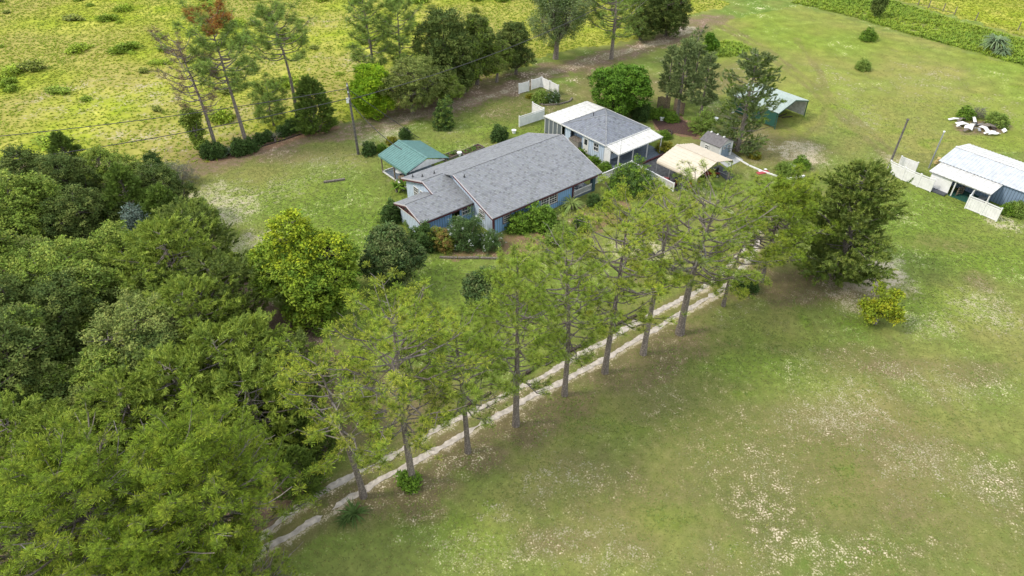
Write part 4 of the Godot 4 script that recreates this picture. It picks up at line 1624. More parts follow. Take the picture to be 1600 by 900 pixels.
func paint_fields(upper: Array, lower: Array) -> void:
	# 0 sand, 1 straw, 2 lush, 3 wild, 4 bare, 5 mulch, 6 kept clear of grass blades
	flood(3, [Vector2(-118, -64), Vector2(-56.34, -79.90), Vector2(-43.24, -77.31), Vector2(-37.24, -78.16), Vector2(-28.89, -86.05), Vector2(-21.07, -89.91), Vector2(-9.40, -98.45), Vector2(5.35, -116.26), Vector2(20.80, -123.80), Vector2(33.95, -138.93), Vector2(42.19, -144.95), Vector2(52, -170), Vector2(-120, -170)], 1.0)
	flood(3, [Vector2(33.11, -131.77), Vector2(56.25, -144.95), Vector2(71.16, -124.49), Vector2(82.25, -110.57), Vector2(118, -100), Vector2(118, -60), Vector2(64.39, -79.90), Vector2(49.90, -79.90), Vector2(43.74, -89.49), Vector2(31.39, -79.90), Vector2(29.29, -103.45)], 0.48)
	flood(3, [Vector2(77.79, -150.46), Vector2(85.17, -136.47), Vector2(90.77, -125.19), Vector2(120, -108), Vector2(120, -170), Vector2(80, -170)], 1.0)
	stroke(4, [Vector2(-38.88, -76.14), Vector2(-31.49, -83.17), Vector2(-23.87, -86.44), Vector2(-17.49, -89.49), Vector2(-9.14, -94.94), Vector2(-0.96, -101.41), Vector2(7.14, -109.42), Vector2(17.08, -115.95), Vector2(26.99, -123.80), Vector2(32.57, -130.26), Vector2(39.22, -137.69)], 3.0, 0.6)
	stroke(0, [Vector2(-17.43, -89.07), Vector2(-9.09, -94.26), Vector2(-0.96, -100.90), Vector2(7.14, -109.42), Vector2(17.15, -116.57), Vector2(27.11, -124.49), Vector2(32.95, -131.01)], 1.6, 0.6)
	for q in [[Vector4(-31.4, -65.7, 5.3, 8.4), 0.66], [Vector4(-34.9, -70.2, 4.4, 5.0), 0.6], [Vector4(-27.9, -70.2, 8.8, 7.4), 0.5], [Vector4(-27.5, -60.3, 3.3, 4.3), 0.68], [Vector4(-22.0, -77.3, 7.1, 5.1), 0.5], [Vector4(-15.9, -84.5, 5.9, 4.8), 0.6], [Vector4(-9.5, -87.4, 5.2, 5.0), 0.5], [Vector4(-17.4, -68.8, 4.3, 5.7), 0.42],
			[Vector4(2.2, -30.8, 6.7, 3.3), 0.48], [Vector4(-1.5, -27.9, 2.6, 1.3), 0.54], [Vector4(-4.8, -34.9, 1.9, 1.0), 0.5], [Vector4(15.0, -31.9, 10.0, 5.1), 0.46], [Vector4(11.8, -36.8, 7.9, 4.0), 0.38], [Vector4(24.5, -38.1, 7.0, 6.2), 0.52], [Vector4(34.2, -54.7, 5.3, 4.2), 0.85], [Vector4(31.3, -49.7, 4.7, 3.0), 0.72], [Vector4(35.8, -47.5, 5.7, 3.5), 0.55], [Vector4(43.1, -49.3, 5.2, 5.6), 0.55], [Vector4(34.8, -39.5, 8.2, 5.0), 0.48], [Vector4(31.3, -30.8, 7.6, 6.6), 0.5], [Vector4(17.1, -25.3, 13.0, 2.7), 0.48], [Vector4(5.3, -25.3, 8.2, 2.7), 0.5], [Vector4(-3.3, -25.3, 6.5, 2.3), 0.5], [Vector4(-4.5, -31.4, 5.0, 3.3), 0.45],
			[Vector4(35.3, -80.8, 4.9, 5.0), 0.66], [Vector4(32.7, -84.5, 5.0, 7.7), 0.5], [Vector4(48.0, -93.8, 5.4, 9.0), 0.5], [Vector4(62.3, -100.9, 14.4, 17.8), 0.44], [Vector4(37.2, -107.5, 5.0, 6.6), 0.5], [Vector4(48.3, -104.8, 5.9, 10.7), 0.5], [Vector4(68.9, -93.8, 5.4, 11.3), 0.5], [Vector4(46.7, -78.2, 3.2, 2.4), 0.55], [Vector4(52.0, -63.4, 2.7, 2.3), 0.7], [Vector4(45.5, -70.2, 4.4, 4.4), 0.42], [Vector4(13.0, -58.5, 4.5, 3.0), 0.7], [Vector4(10.8, -62.1, 3.4, 5.0), 0.42], [Vector4(29.9, -77.3, 3.9, 4.2), 0.5], [Vector4(31.2, -72.5, 2.3, 2.2), 0.6], [Vector4(-3.3, -81.7, 4.9, 2.6), 0.55], [Vector4(5.4, -93.8, 4.5, 6.7), 0.4], [Vector4(24.7, -46.6, 4.5, 2.6), 0.3], [Vector4(19.2, -42.5, 6.4, 3.1), 0.34]]:
		stamp(0, q[0], q[1], 1.3)
	# the wild meadow has thin sandy places too
	for q in [[Vector4(-56.4, -98.5, 15.0, 9.7), 0.55], [Vector4(-63.4, -93.8, 10.9, 6.7), 0.5], [Vector4(-40.4, -87.4, 10.3, 8.1), 0.52], [Vector4(-40.2, -114.7, 15.9, 12.3), 0.45], [Vector4(-33.1, -131.8, 17.7, 11.5), 0.48], [Vector4(-55.8, -85.5, 11.8, 3.9), 0.55], [Vector4(-49.8, -106.1, 9.0, 8.1), 0.5], [Vector4(-25.4, -114.7, 6.4, 9.2), 0.5], [Vector4(9.5, -131.8, 7.1, 4.6), 0.6], [Vector4(-82.8, -131.8, 16.6, 7.6), 0.36]]:
		stamp(0, q[0], q[1], 1.0)
	for q in [[Vector4(-10.1, -29.0, 3.0, 2.3), 0.75], [Vector4(-6.8, -30.0, 3.5, 2.4), 0.8], [Vector4(-3.2, -32.8, 3.7, 2.3), 0.8], [Vector4(0.3, -35.4, 3.8, 2.3), 0.75], [Vector4(4.1, -37.8, 4.0, 2.4), 0.7], [Vector4(7.5, -40.3, 4.1, 2.5), 0.65], [Vector4(10.9, -42.5, 4.3, 2.6), 0.65], [Vector4(14.4, -44.9, 4.4, 2.5), 0.7], [Vector4(20.1, -30.8, 18.8, 8.9), 0.42], [Vector4(10.0, -38.1, 10.0, 4.1), 0.38], [Vector4(-9.8, -36.8, 5.9, 4.0), 0.7], [Vector4(28.7, -53.1, 6.7, 3.5), 0.8], [Vector4(-9.6, -100.9, 12.5, 8.5), 0.8], [Vector4(0.0, -96.1, 12.0, 7.0), 0.5], [Vector4(-32.6, -81.3, 9.0, 4.4), 0.55], [Vector4(15.6, -103.5, 8.8, 8.9), 0.45], [Vector4(29.9, -106.1, 9.0, 8.1), 0.4], [Vector4(31.6, -83.5, 7.5, 9.5), 0.5]]:
		stamp(1, q[0], q[1], 0.9)
	for q in [[Vector4(-22.4, -68.8, 10.9, 5.7), 0.75], [Vector4(-16.5, -64.0, 6.2, 3.9), 0.95], [Vector4(-3.7, -96.1, 10.2, 7.9), 0.7], [Vector4(-7.8, -76.5, 7.0, 8.3), 0.6], [Vector4(45.0, -66.0, 10.6, 8.2), 0.7], [Vector4(45.5, -58.5, 7.1, 4.6), 0.75], [Vector4(7.7, -35.5, 7.7, 1.9), 0.45], [Vector4(-6.7, -53.1, 4.9, 6.1), 0.7], [Vector4(37.1, -50.2, 7.1, 3.2), 0.6], [Vector4(20.2, -42.5, 8.0, 3.6), 0.55], [Vector4(-3.6, -31.9, 2.3, 1.5), 0.6], [Vector4(-2.5, -25.8, 2.5, 1.2), 0.5], [Vector4(0.0, -89.5, 7.0, 7.1), 0.8], [Vector4(14.1, -66.0, 6.3, 5.4), 0.4], [Vector4(0.0, -49.3, 14.0, 6.5), 0.5], [Vector4(23.2, -33.1, 1.9, 0.8), 0.5], [Vector4(5.5, -37.5, 3.0, 1.3), 0.6], [Vector4(-10.3, -33.7, 6.6, 2.4), 0.2]]:
		stamp(2, q[0], q[1], 1.0)
	flood(4, [Vector2(-90, -20), Vector2(-80, -70), Vector2(-53.93, -79.90), Vector2(-35.89, -66.00), Vector2(-26.56, -54.16), Vector2(-12.79, -42.50), Vector2(-13.24, -34.27), Vector2(-16.18, -24.88), Vector2(-20, -14), Vector2(-90, -14)], 0.85)
	flood(5, [Vector2(18.87, -89.91), Vector2(23.06, -91.18), Vector2(25.11, -87.44), Vector2(24.11, -84.30), Vector2(20.71, -85.46)], 0.9)
	flood(5, [Vector2(-10.81, -62.12), Vector2(-6.89, -64.02), Vector2(-1.99, -60.65), Vector2(2.70, -62.12), Vector2(7.87, -67.65), Vector2(11.02, -70.23), Vector2(13.96, -72.95), Vector2(11.80, -64.67), Vector2(6.60, -59.93), Vector2(-2.56, -57.40), Vector2(-7.03, -57.17)], 0.55)
	stamp(4, Vector4(63.0, -87.8, 3.3, 2.8), 0.7)
	for i in 70:
		var z := rng.randf_range(-110, -24)
		stamp(2, Vector4(rng.randf_range(-8, -z * 0.7 + 10), z, rng.randf_range(0.4, 2.2), rng.randf_range(0.4, 1.4)), rng.randf_range(0.4, 0.9), 0.9)
	for i in 50:
		var z := rng.randf_range(-70, -24)
		stamp(1, Vector4(rng.randf_range(-4, -z * 0.7 + 10), z, rng.randf_range(0.8, 4.0), rng.randf_range(0.5, 2.0)), rng.randf_range(0.25, 0.5), 1.2)
	stroke(5, [Vector2(-37.47, -78.85), Vector2(-33.21, -80.61), Vector2(-27.99, -85.85), Vector2(-24.24, -88.25)], 1.2, 0.8)
	for q in [[Vector2(37.84, -131.77), Vector2(41.53, -119.44), Vector2(43.81, -106.10), Vector2(44.81, -94.94), Vector2(46.11, -84.49), Vector2(46.66, -76.14)], [Vector2(39.15, -133.31), Vector2(42.93, -119.77), Vector2(45.20, -106.10), Vector2(46.27, -94.94), Vector2(47.62, -84.49), Vector2(48.27, -77.14)], [Vector2(49.70, -124.49), Vector2(48.25, -108.86), Vector2(46.06, -98.45), Vector2(41.99, -89.49), Vector2(35.87, -82.61)], [Vector2(32.26, -45.73), Vector2(33.40, -36.80), Vector2(33.43, -29.73), Vector2(33.16, -26.26)], [Vector2(28.85, -44.08), Vector2(30.07, -34.88), Vector2(29.75, -27.70), Vector2(29.23, -23.58)]]:
		stroke(1, q, 0.7, 0.28)
	var faint: PackedFloat32Array = cover[0]
	for j in ROWS:
		for i in COLS:
			if cover[3][j * COLS + i] < 0.9:
				faint[j * COLS + i] = maxf(faint[j * COLS + i], 0.30 + 0.22 * tones[1].get_noise_2d(i, j))
	cover[0] = faint
	for t in [upper, lower]:
		stroke(0, t, 0.3, 0.7)
		stroke(1, t, 0.9, 0.5)
		stroke(6, t, 0.55, 1.0)
	flood(6, [Vector2(7.71, -70.23), Vector2(14.54, -77.31), Vector2(19.44, -80.61), Vector2(26.70, -75.65), Vector2(25.34, -71.72), Vector2(18.05, -68.49)], 1.0)


func details(cp: Node3D) -> void:
	# white fences
	fence_panel(Vector3(1.04, 0, -99.30), Vector3(2.48, 0, -100.28), 1.5, "lone leftmost white fence panel at the back garden bed", "white vinyl fence panels", false)
	fence_panel(Vector3(2.92, 0, -100.78), Vector3(4.34, 0, -101.91), 1.5, "white fence panel behind the two garden bushes, left of the corner", "white vinyl fence panels", false)
	fence_panel(Vector3(4.49, 0, -101.91), Vector3(5.53, 0, -100.41), 1.5, "white fence panel behind the two garden bushes, right of the corner", "white vinyl fence panels", false)
	fence_panel(Vector3(5.72, 0, -100.28), Vector3(6.78, 0, -98.69), 1.5, "rightmost white fence panel behind the garden bed bushes", "white vinyl fence panels", false)
	fence_panel(Vector3(0.99, 0, -87.74), Vector3(4.36, 0, -90.33), 1.5, "large white fence panel standing alone beside the outbuilding", "white vinyl fence panels", true)
	fence_panel(Vector3(2.87, 0, -92.48), Vector3(4.32, 0, -90.54), 1.5, "white fence panel turned back from the large one beside the outbuilding", "white vinyl fence panels", true)
	fence_panel(Vector3(45.01, 0, -74.84), Vector3(45.93, 0, -73.10), 1.6, "leftmost white lattice fence panel beside the barn", "white fence panels at the barn")
	fence_panel(Vector3(45.95, 0, -73.04), Vector3(47.01, 0, -71.49), 1.6, "middle white lattice fence panel left of the barn", "white fence panels at the barn")
	fence_panel(Vector3(47.03, 0, -71.45), Vector3(47.97, 0, -70.23), 1.6, "white lattice fence panel touching the lean-to of the barn", "white fence panels at the barn")
	fence_panel(Vector3(46.89, 0, -76.14), Vector3(48.09, 0, -74.52), 1.5, "rear white fence panel behind the fence row beside the barn", "white fence panels at the barn", false)
	fence_panel(Vector3(50.11, 0, -66.61), Vector3(51.13, 0, -65.27), 1.6, "left half of the white lattice fence before the open lean-to", "white fence panels at the barn")
	fence_panel(Vector3(51.15, 0, -65.23), Vector3(52.04, 0, -63.89), 1.6, "right half of the white lattice fence before the open lean-to", "white fence panels at the barn")
	fence_panel(Vector3(51.62, 0, -68.35), Vector3(50.18, 0, -66.68), 1.6, "short white fence return between lattice fence and lean-to", "white fence panels at the barn", false)
	railing(Vector3(9.6, 0, -71.9), Vector3(14.4, 0, -75.9), "white railing running from the house corner to the patio")
	railing(Vector3(14.4, 0, -75.8), Vector3(18.5, 0, -70.4), "white railing along the near side of the paved yard")
	# poles and lines
	var pole := thing("utility_pole", "tall wooden utility pole behind the green pavilion carrying the power lines", "utility pole", Vector3(-19.29, 0, -79.72))
	var pg := Geo.new()
	pg.tube([Vector3(0, 0, 0), Vector3(-0.05, 4.5, 0), Vector3(-0.12, 9.2, 0.05)], [0.17, 0.145, 0.115], 10)
	obj("pole", pg, mat.pole_wood, pole)
	var bx := Geo.new()
	bx.box(Vector3(-0.3, 7.1, 0.12), Vector3(0.3, 0.55, 0.28))
	obj("service_box", bx, mat.white_plastic, pole)
	for k in 3:
		var ins := Geo.new()
		ins.tube([Vector3(-0.1, 8.9 - k * 0.8, 0.2), Vector3(-0.1, 9.08 - k * 0.8, 0.2)], [0.07, 0.05], 8)
		ins.bar(Vector3(-0.1, 8.88 - k * 0.8, 0), Vector3(-0.1, 8.88 - k * 0.8, 0.22), 0.05, 0.05)
		obj("insulator", ins, mat.white_plastic, pole)
	var pb: Vector3 = pole.position
	hang("power_line", pb + Vector3(-0.1, 8.6, 0.2), Vector3(-92, 8.8, -60), 1.6, 0.042, "upper power line running left from the utility pole over the meadow edge")
	hang("power_line", pb + Vector3(-0.1, 7.4, 0.2), Vector3(-92, 6.6, -56), 2.0, 0.045, "lower power line running left from the utility pole over the hedge")
	hang("power_line", pb + Vector3(0.1, 7.3, 0.2), Vector3(16.3, 9.5, -114.1), 1.2, 0.045, "power line running right from the utility pole before the dark oaks")
	hang("guy_wire", pb + Vector3(0.05, 8.4, 0.1), pb + Vector3(7.2, 0.1, -4.4), 0.02, 0.035, "thin guy wire slanting down behind the utility pole")
	hang("service_drop", pb + Vector3(-0.05, 7.0, 0.2), Vector3(-12.6, 3.0, -74.6), 0.7, 0.04, "cable slanting from the utility pole down to the pavilion roof")
	for q in [[Vector3(45.22, 0, -75.33), 6.3, Vector3(0.55, 0, -0.5), mat.pole_wood, 0.14, "weathered dark pole leaning behind the leftmost barn fence panel", "wooden_post"], [Vector3(50.54, 0, -75.98), 4.6, Vector3(0.3, 0, -0.3), mat.galvanised, 0.1, "slim grey pole beside the corner of the barn roof", "metal_post"]]:
		var p := thing(q[6], q[5], "pole", q[0])
		var g := Geo.new()
		g.tube([Vector3.ZERO, q[2] * 0.5 + Vector3(0, q[1] * 0.5, 0), q[2] + Vector3(0, q[1], 0)], [q[4], q[4] * 0.85, q[4] * 0.75], 9)
		obj("pole", g, q[3], p)
		var c := Geo.new()
		c.drum(q[2] + Vector3(0, q[1] + 0.05, 0), Vector3.UP, q[4] * 1.2, 0.12, 9)
		obj("cap", c, mat.white_plastic if q[6] == "metal_post" else mat.pole_wood, p)
	for k in 3:
		var g := Geo.new()
		g.box(Vector3(0, 0.3 + 0.3 * k, 0), Vector3(0.7, 0.12, 0.5 - 0.08 * k), Basis(Vector3.UP, 0.5 * k))
		var o := obj("lumber_stack", g, mat.yellow_wood)
		o.position = Vector3(51.88, 0, -76.81)
		tag(o, ["bottom yellow board of the small stack at the barn corner", "middle yellow board of the small stack at the barn corner", "top yellow board of the small stack at the barn corner"][k], "board", "yellow boards at the barn corner")
	# timber borders
	log_line("driveway_timber", [Vector3(-6.91, 0, -34.82), Vector3(-6.16, 0, -35.38), Vector3(-5.34, 0, -35.95), Vector3(-4.69, 0, -36.47)], 0.14, mat.dark_wood, "dark timber border beside the sand track, nearest the camera", "timber border")
	log_line("driveway_timber", [Vector3(-4.02, 0, -36.73), Vector3(-2.74, 0, -37.73), Vector3(-1.61, 0, -38.55)], 0.12, mat.dark_wood, "dark timber border beside the sand track behind the third pine", "timber border")
	log_line("driveway_timber", [Vector3(0.31, 0, -39.96), Vector3(1.14, 0, -40.62), Vector3(1.89, 0, -41.36)], 0.15, mat.dark_wood, "dark timber log beside the sand track between the fourth and fifth pine", "timber border")
	log_line("driveway_timber", [Vector3(2.63, 0, -41.59), Vector3(4.85, 0, -43.28), Vector3(7.15, 0, -44.90)], 0.12, mat.dark_wood, "dark timber border beside the sand track behind the fifth pine", "timber border")
	log_line("driveway_timber", [Vector3(8.70, 0, -46.41), Vector3(10.24, 0, -47.46), Vector3(11.17, 0, -47.99)], 0.13, mat.dark_wood, "dark timber border beside the sand track behind the sixth pine", "timber border")
	log_line("bed_timber", [Vector3(-7.28, 0, -57.06), Vector3(-5.42, 0, -56.95), Vector3(-3.19, 0, -56.95), Vector3(-0.96, 0, -56.84)], 0.13, mat.grey_wood, "grey timber edging in front of the flowering bushes below the house", "timber border")
	log_line("bed_timber", [Vector3(5.74, 0, -58.99), Vector3(6.78, 0, -59.81), Vector3(7.68, 0, -60.29)], 0.16, mat.grey_wood, "short grey timber edging on the sand behind the fifth pine", "timber border")
	log_line("hedge_timber", [Vector3(-37.28, 0, -77.82), Vector3(-36.28, 0, -78.85), Vector3(-32.61, 0, -81.33), Vector3(-29.93, 0, -83.54), Vector3(-27.90, 0, -85.46), Vector3(-25.66, 0, -86.84)], 0.1, mat.dark_wood, "long dark edging along the hedge bed below the three tall pines", "timber border")
	log_line("garden_timber", [Vector3(3.32, 0, -96.09), Vector3(4.57, 0, -94.94), Vector3(6.60, 0, -95.17), Vector3(8.32, 0, -96.32), Vector3(8.77, 0, -97.50)], 0.13, mat.grey_wood, "curved grey edging round the bed before the back fence panels", "timber border")
	log_line("bench_beam", [Vector3(-22.12, 0, -72.33), Vector3(-19.64, 0, -73.10)], 0.16, mat.grey_wood, "low weathered beam lying alone on the lawn left of the pavilion", "beam")
	log_line("white_edging", [Vector3(27.75, 0, -78.85), Vector3(28.91, 0, -76.64), Vector3(30.05, 0, -75.16), Vector3(31.59, 0, -73.89)], 0.1, mat.white_vinyl, "white edging curving across the lawn right of the shed", "edging")
	log_line("white_edging", [Vector3(32.43, 0, -73.41), Vector3(33.29, 0, -73.26), Vector3(34.79, 0, -73.89)], 0.13, mat.white_vinyl, "short white edging piece before the dark chair at the end of the curve", "edging")
	log_line("patio_timber", [Vector3(14.9, 0.05, -76.1), Vector3(17.0, 0.05, -77.9), Vector3(19.2, 0.05, -79.6)], 0.12, mat.maroon, "dark red timber along the front of the outbuilding patio", "timber border")
	log_line("bed_timber", [Vector3(19.41, 0, -83.73), Vector3(20.74, 0, -84.68), Vector3(21.24, 0, -86.05), Vector3(20.70, 0, -86.84)], 0.14, mat.dark_wood, "dark timber edging round the small bed right of the outbuilding", "timber border")
	log_line("fence_rail", [Vector3(81.16, 0, -146.30), Vector3(82.68, 0, -144.06), Vector3(84.37, 0, -141.03), Vector3(85.64, 0, -139.35)], 0.06, mat.grey_wood, "fallen grey fence rail at the far field edge, top right", "rail")
	for q in [[Vector3(81.05, 0, -144.95), "leftmost wooden post of the far fence, top right"], [Vector3(82.06, 0, -142.75), "second wooden post of the far fence, top right"], [Vector3(83.91, 0, -140.61), "third wooden post of the far fence where the rail ends"], [Vector3(85.10, 0, -138.51), "fourth wooden post of the far fence, at the right end of the rail"], [Vector3(87.25, 0, -134.87), "wooden post of the far fence left of the palm"], [Vector3(91.69, 0, -128.78), "wooden post of the far fence right of the palm"]]:
		var g := Geo.new()
		g.tube([Vector3.ZERO, Vector3(0.05, 1.5, 0)], [0.1, 0.09], 7)
		var o := obj("fence_post", g, mat.grey_wood)
		o.position = q[0]
		tag(o, q[1], "fence post", "posts of the far fence")
	# raised beds behind the house
	for q in [[Vector3(-8.71, 0, -78.16), Vector3(-6.76, 0, -79.90), "long raised bed frame behind the green pavilion, left one"], [Vector3(-6.25, 0, -79.37), Vector3(-3.93, 0, -81.69), "raised bed frame with green plants behind the house ridge"]]:
		var a: Vector3 = q[0]
		var b: Vector3 = q[1]
		var d := b - a
		var o := thing("raised_bed", q[2], "raised bed", a, atan2(-d.z, d.x), "raised beds behind the house")
		var l := d.length()
		for s in [[Vector3(l / 2, 0.15, -0.6), Vector3(l, 0.3, 0.08)], [Vector3(l / 2, 0.15, 0.6), Vector3(l, 0.3, 0.08)], [Vector3(0.0, 0.15, 0), Vector3(0.08, 0.3, 1.12)], [Vector3(l, 0.15, 0), Vector3(0.08, 0.3, 1.12)]]:
			var g := Geo.new()
			g.box(s[0], s[1])
			obj("board", g, mat.grey_wood, o)
		var so := Geo.new()
		so.box(Vector3(l / 2, 0.11, 0), Vector3(l - 0.1, 0.2, 1.1))
		obj("soil", so, mat.mulch, o)
		var lf := Geo.new()
		var ks := clumps(900, 0.22, 12, 0.16, [L(0.10, 0.17, 0.03), L(0.07, 0.13, 0.03)])
		for k in 34:
			lf.add(ks[k % 2], Transform3D(spin(rng, 0.9), Vector3(rng.randf_range(0.3, l - 0.3), 0.34, rng.randf_range(-0.42, 0.42))))
		obj("seedlings", lf, mat.leaf, o)
	# wooden privacy fence behind the outbuilding
	for q in [[Vector3(20.55, 0, -94.26), Vector3(22.29, 0, -93.81), "tan board fence behind the outbuilding, left of the thin trunk"], [Vector3(22.79, 0, -93.59), Vector3(23.86, 0, -91.61), "tan board fence behind the outbuilding, right of the thin trunk"]]:
		var a: Vector3 = q[0]
		var b: Vector3 = q[1]
		var d := b - a
		var o := thing("board_fence", q[2], "fence", a, atan2(-d.z, d.x), "tan board fences behind the outbuilding")
		var l := d.length()
		var n := int(l / 0.16)
		for k in n:
			var g := Geo.new()
			var h := rng.randf_range(1.6, 1.8)
			g.box(Vector3((k + 0.5) * l / n, h / 2, 0), Vector3(l / n - 0.015, h, 0.025))
			obj("board", g, mat.tan_wood, o)
		for y in [0.4, 1.3]:
			var g := Geo.new()
			g.box(Vector3(l / 2, y, -0.035), Vector3(l, 0.09, 0.04))
			obj("rail", g, mat.tan_wood, o)
	# loose things on the lawn
	var rm := Geo.new()
	rm.slab([Vector3(-0.75, 0.1, -0.28), Vector3(0.75, 0.1, -0.28), Vector3(0.75, 0.1, 0.28), Vector3(-0.75, 0.1, 0.28)], 0.09)
	var mo := obj("red_board", rm, mat.faded_red)
	mo.position = Vector3(30.11, 0, -74.84)
	mo.rotation.y = 0.35
	tag(mo, "faded red board lying flat on the lawn right of the carport", "board")
	for q in [[Vector3(29.87, 0, -75.08), 0.45, "white left tray lying on the faded red board"], [Vector3(30.60, 0, -75.49), 0.3, "white right tray lying on the faded red board"]]:
		var g := Geo.new()
		g.box(Vector3(0, 0.13, 0), Vector3(q[1], 0.06, 0.3))
		var o := obj("white_tray", g, mat.white_plastic)
		o.position = q[0]
		o.rotation.y = 0.35
		tag(o, q[2], "tray")
	var ch := thing("lawn_chair", "dark metal lawn chair beside the bush at the end of the white edging", "chair", Vector3(33.59, 0, -74.68), 0.6)
	var cs := Geo.new()
	cs.box(Vector3(0, 0.42, 0), Vector3(0.55, 0.05, 0.5))
	obj("seat", cs, mat.dark_steel, ch)
	var cb := Geo.new()
	cb.box(Vector3(0, 0.75, -0.26), Vector3(0.55, 0.6, 0.04), Basis(Vector3.RIGHT, -0.2))
	obj("backrest", cb, mat.dark_steel, ch)
	for sx in [-1, 1]:
		for sz in [-1, 1]:
			var l := Geo.new()
			l.box(Vector3(sx * 0.24, 0.2, sz * 0.21), Vector3(0.04, 0.4, 0.04))
			obj("leg", l, mat.dark_steel, ch)
	for q in [[Vector3(33.59, 0, -76.14), "pale grey stone beside the dark lawn chair, left"], [Vector3(34.19, 0, -75.81), "white bucket standing behind the dark lawn chair"], [Vector3(27.21, 0, -79.90), "white pot at the corner of the shed door"], [Vector3(27.87, 0, -89.70), "white bucket below the tall ragged tree, behind the shed"], [Vector3(20.54, 0, -89.91), "small white tray on the red mulch"], [Vector3(0.25, 0, -85.85), "white stone at the foot of the large white fence panel"], [Vector3(-6.57, 0, -79.37), "white statue-like pot between the raised beds"], [Vector3(30.93, 0, -92.48), "white tub seen through the tall ragged tree"], [Vector3(-14.53, 0, -84.68), "pale bird bath bowl behind the pavilion roof"]]:
		var o := thing("garden_pot", q[1], "pot", q[0])
		var g := Geo.new()
		g.tube([Vector3(0, 0.0, 0), Vector3(0, 0.25, 0), Vector3(0, 0.42, 0)], [0.2, 0.26, 0.3], 12)
		obj("body", g, mat.white_plastic, o)
		var rg := Geo.new()
		rg.drum(Vector3(0, 0.43, 0), Vector3.UP, 0.33, 0.05, 12)
		obj("rim", rg, mat.white_plastic, o)
	var tb := thing("wooden_box", "dark flat box half hidden at the left edge of the wood", "box", Vector3(-44.30, 0, -75.16), 0.3)
	var t1 := Geo.new()
	t1.box(Vector3(0, 0.4, 0), Vector3(2.2, 0.8, 1.2))
	obj("body", t1, mat.dark_wood, tb)
	var t2 := Geo.new()
	t2.box(Vector3(0, 0.84, 0), Vector3(2.3, 0.07, 1.3))
	obj("lid", t2, mat.grey_box, tb)
	# the scrap heap
	var scrap := [[1490,188,2.2,0.5,0.35,"white_vinyl","long white panel at the left tip of the scrap heap"], [1504,197,2.6,1.1,-0.35,"white_vinyl","large white sheet in the front of the scrap heap"], [1512,203,1.4,0.9,-0.6,"white_vinyl","white sheet corner drooping at the front of the heap"], [1521,190,1.7,0.5,0.95,"white_vinyl","white plank pointing up at the back of the heap"], [1530,197,2.0,0.3,0.05,"galvanised","grey bar across the middle of the scrap heap"], [1537,204,1.9,0.9,-0.9,"white_vinyl","white bulky panel at the front right of the heap"], [1543,200,2.4,1.2,-0.5,"grey_wood","brown grey door lying on the right of the heap"], [1548,211,1.2,0.8,-0.2,"white_plastic","white tub lid at the lower right of the heap"], [1568,206,0.9,0.7,0.3,"white_plastic","separate white box at the right end of the heap"], [1557,211,1.0,0.8,0.4,"white_plastic","pale crumpled sheet beside the right end of the heap"], [1501,190,1.5,0.6,0.1,"grey_wood","weathered board behind the left white panel"], [1518,200,1.5,0.8,0.4,"white_metal","bent white metal piece in the middle of the heap"], [1553,198,2.3,0.1,-0.7,"white_vinyl","thin white rail across the brown grey door"], [1510,206,1.5,0.5,0.1,"grey_wood","grey board on the grass before the heap"]]
	scrap += [[1500,194,1.2,0.5,0.9,"dark_wood","dark board between the white panels at the left of the heap"], [1526,206,1.1,0.6,-1.2,"galvanised","grey bent sheet low in the middle of the heap"], [1534,194,2.0,0.14,0.7,"grey_wood","long grey stick lying across the back of the heap"], [1507,187,1.8,0.1,-0.5,"tan_wood","thin pale stick at the back left of the heap"], [1540,211,0.8,0.5,0.2,"white_vinyl","small white scrap at the front edge of the heap"], [1496,201,0.9,0.4,-0.2,"white_metal","small white strip at the front left of the heap"], [1522,196,1.2,0.7,-0.9,"dark_steel","dark sheet in the centre of the heap"], [1551,204,1.2,0.6,1.2,"dark_wood","dark board beside the brown grey door"]]
	for i in scrap.size():
		var q: Array = scrap[i]
		var g := Geo.new()
		q[2] *= 0.72
		q[3] *= 0.7
		var bend := rng.randf_range(0.05, 0.3)
		g.slab([Vector3(-q[2] / 2, 0.1, -q[3] / 2), Vector3(0, 0.1 + bend, -q[3] / 2), Vector3(0, 0.1 + bend, q[3] / 2), Vector3(-q[2] / 2, 0.1, q[3] / 2)], 0.07)
		g.slab([Vector3(0.001, 0.1 + bend, -q[3] / 2), Vector3(q[2] / 2, 0.1, -q[3] / 2), Vector3(q[2] / 2, 0.1, q[3] / 2), Vector3(0.001, 0.1 + bend, q[3] / 2)], 0.07)
		var o := obj("scrap_piece", g, mat[q[5]])
		o.position = scrap_at[i] + Vector3(0, 0.12 + 0.05 * (i % 4), 0)
		o.rotation = Vector3(rng.randf_range(-0.35, 0.5), q[4] + rng.randf_range(-0.4, 0.4), rng.randf_range(-0.25, 0.25))
		tag(o, q[6], "scrap", "pieces of the scrap heap")


var scrap_at := [Vector3(60.57, 0, -89.91), Vector3(60.84, 0, -88.05), Vector3(60.91, 0, -86.84), Vector3(63.07, 0, -89.49), Vector3(63.09, 0, -88.05), Vector3(62.94, 0, -86.64), Vector3(63.88, 0, -87.44), Vector3(63.13, 0, -85.26), Vector3(65.37, 0, -86.24), Vector3(63.89, 0, -85.26), Vector3(61.32, 0, -89.49), Vector3(61.74, 0, -87.44), Vector3(64.97, 0, -87.84), Vector3(60.43, 0, -86.24), Vector3(60.81, 0, -88.66), Vector3(61.79, 0, -86.24), Vector3(63.76, 0, -88.66), Vector3(62.17, 0, -90.12), Vector3(62.46, 0, -85.26), Vector3(59.74, 0, -87.24), Vector3(62.51, 0, -88.25), Vector3(64.14, 0, -86.64)]


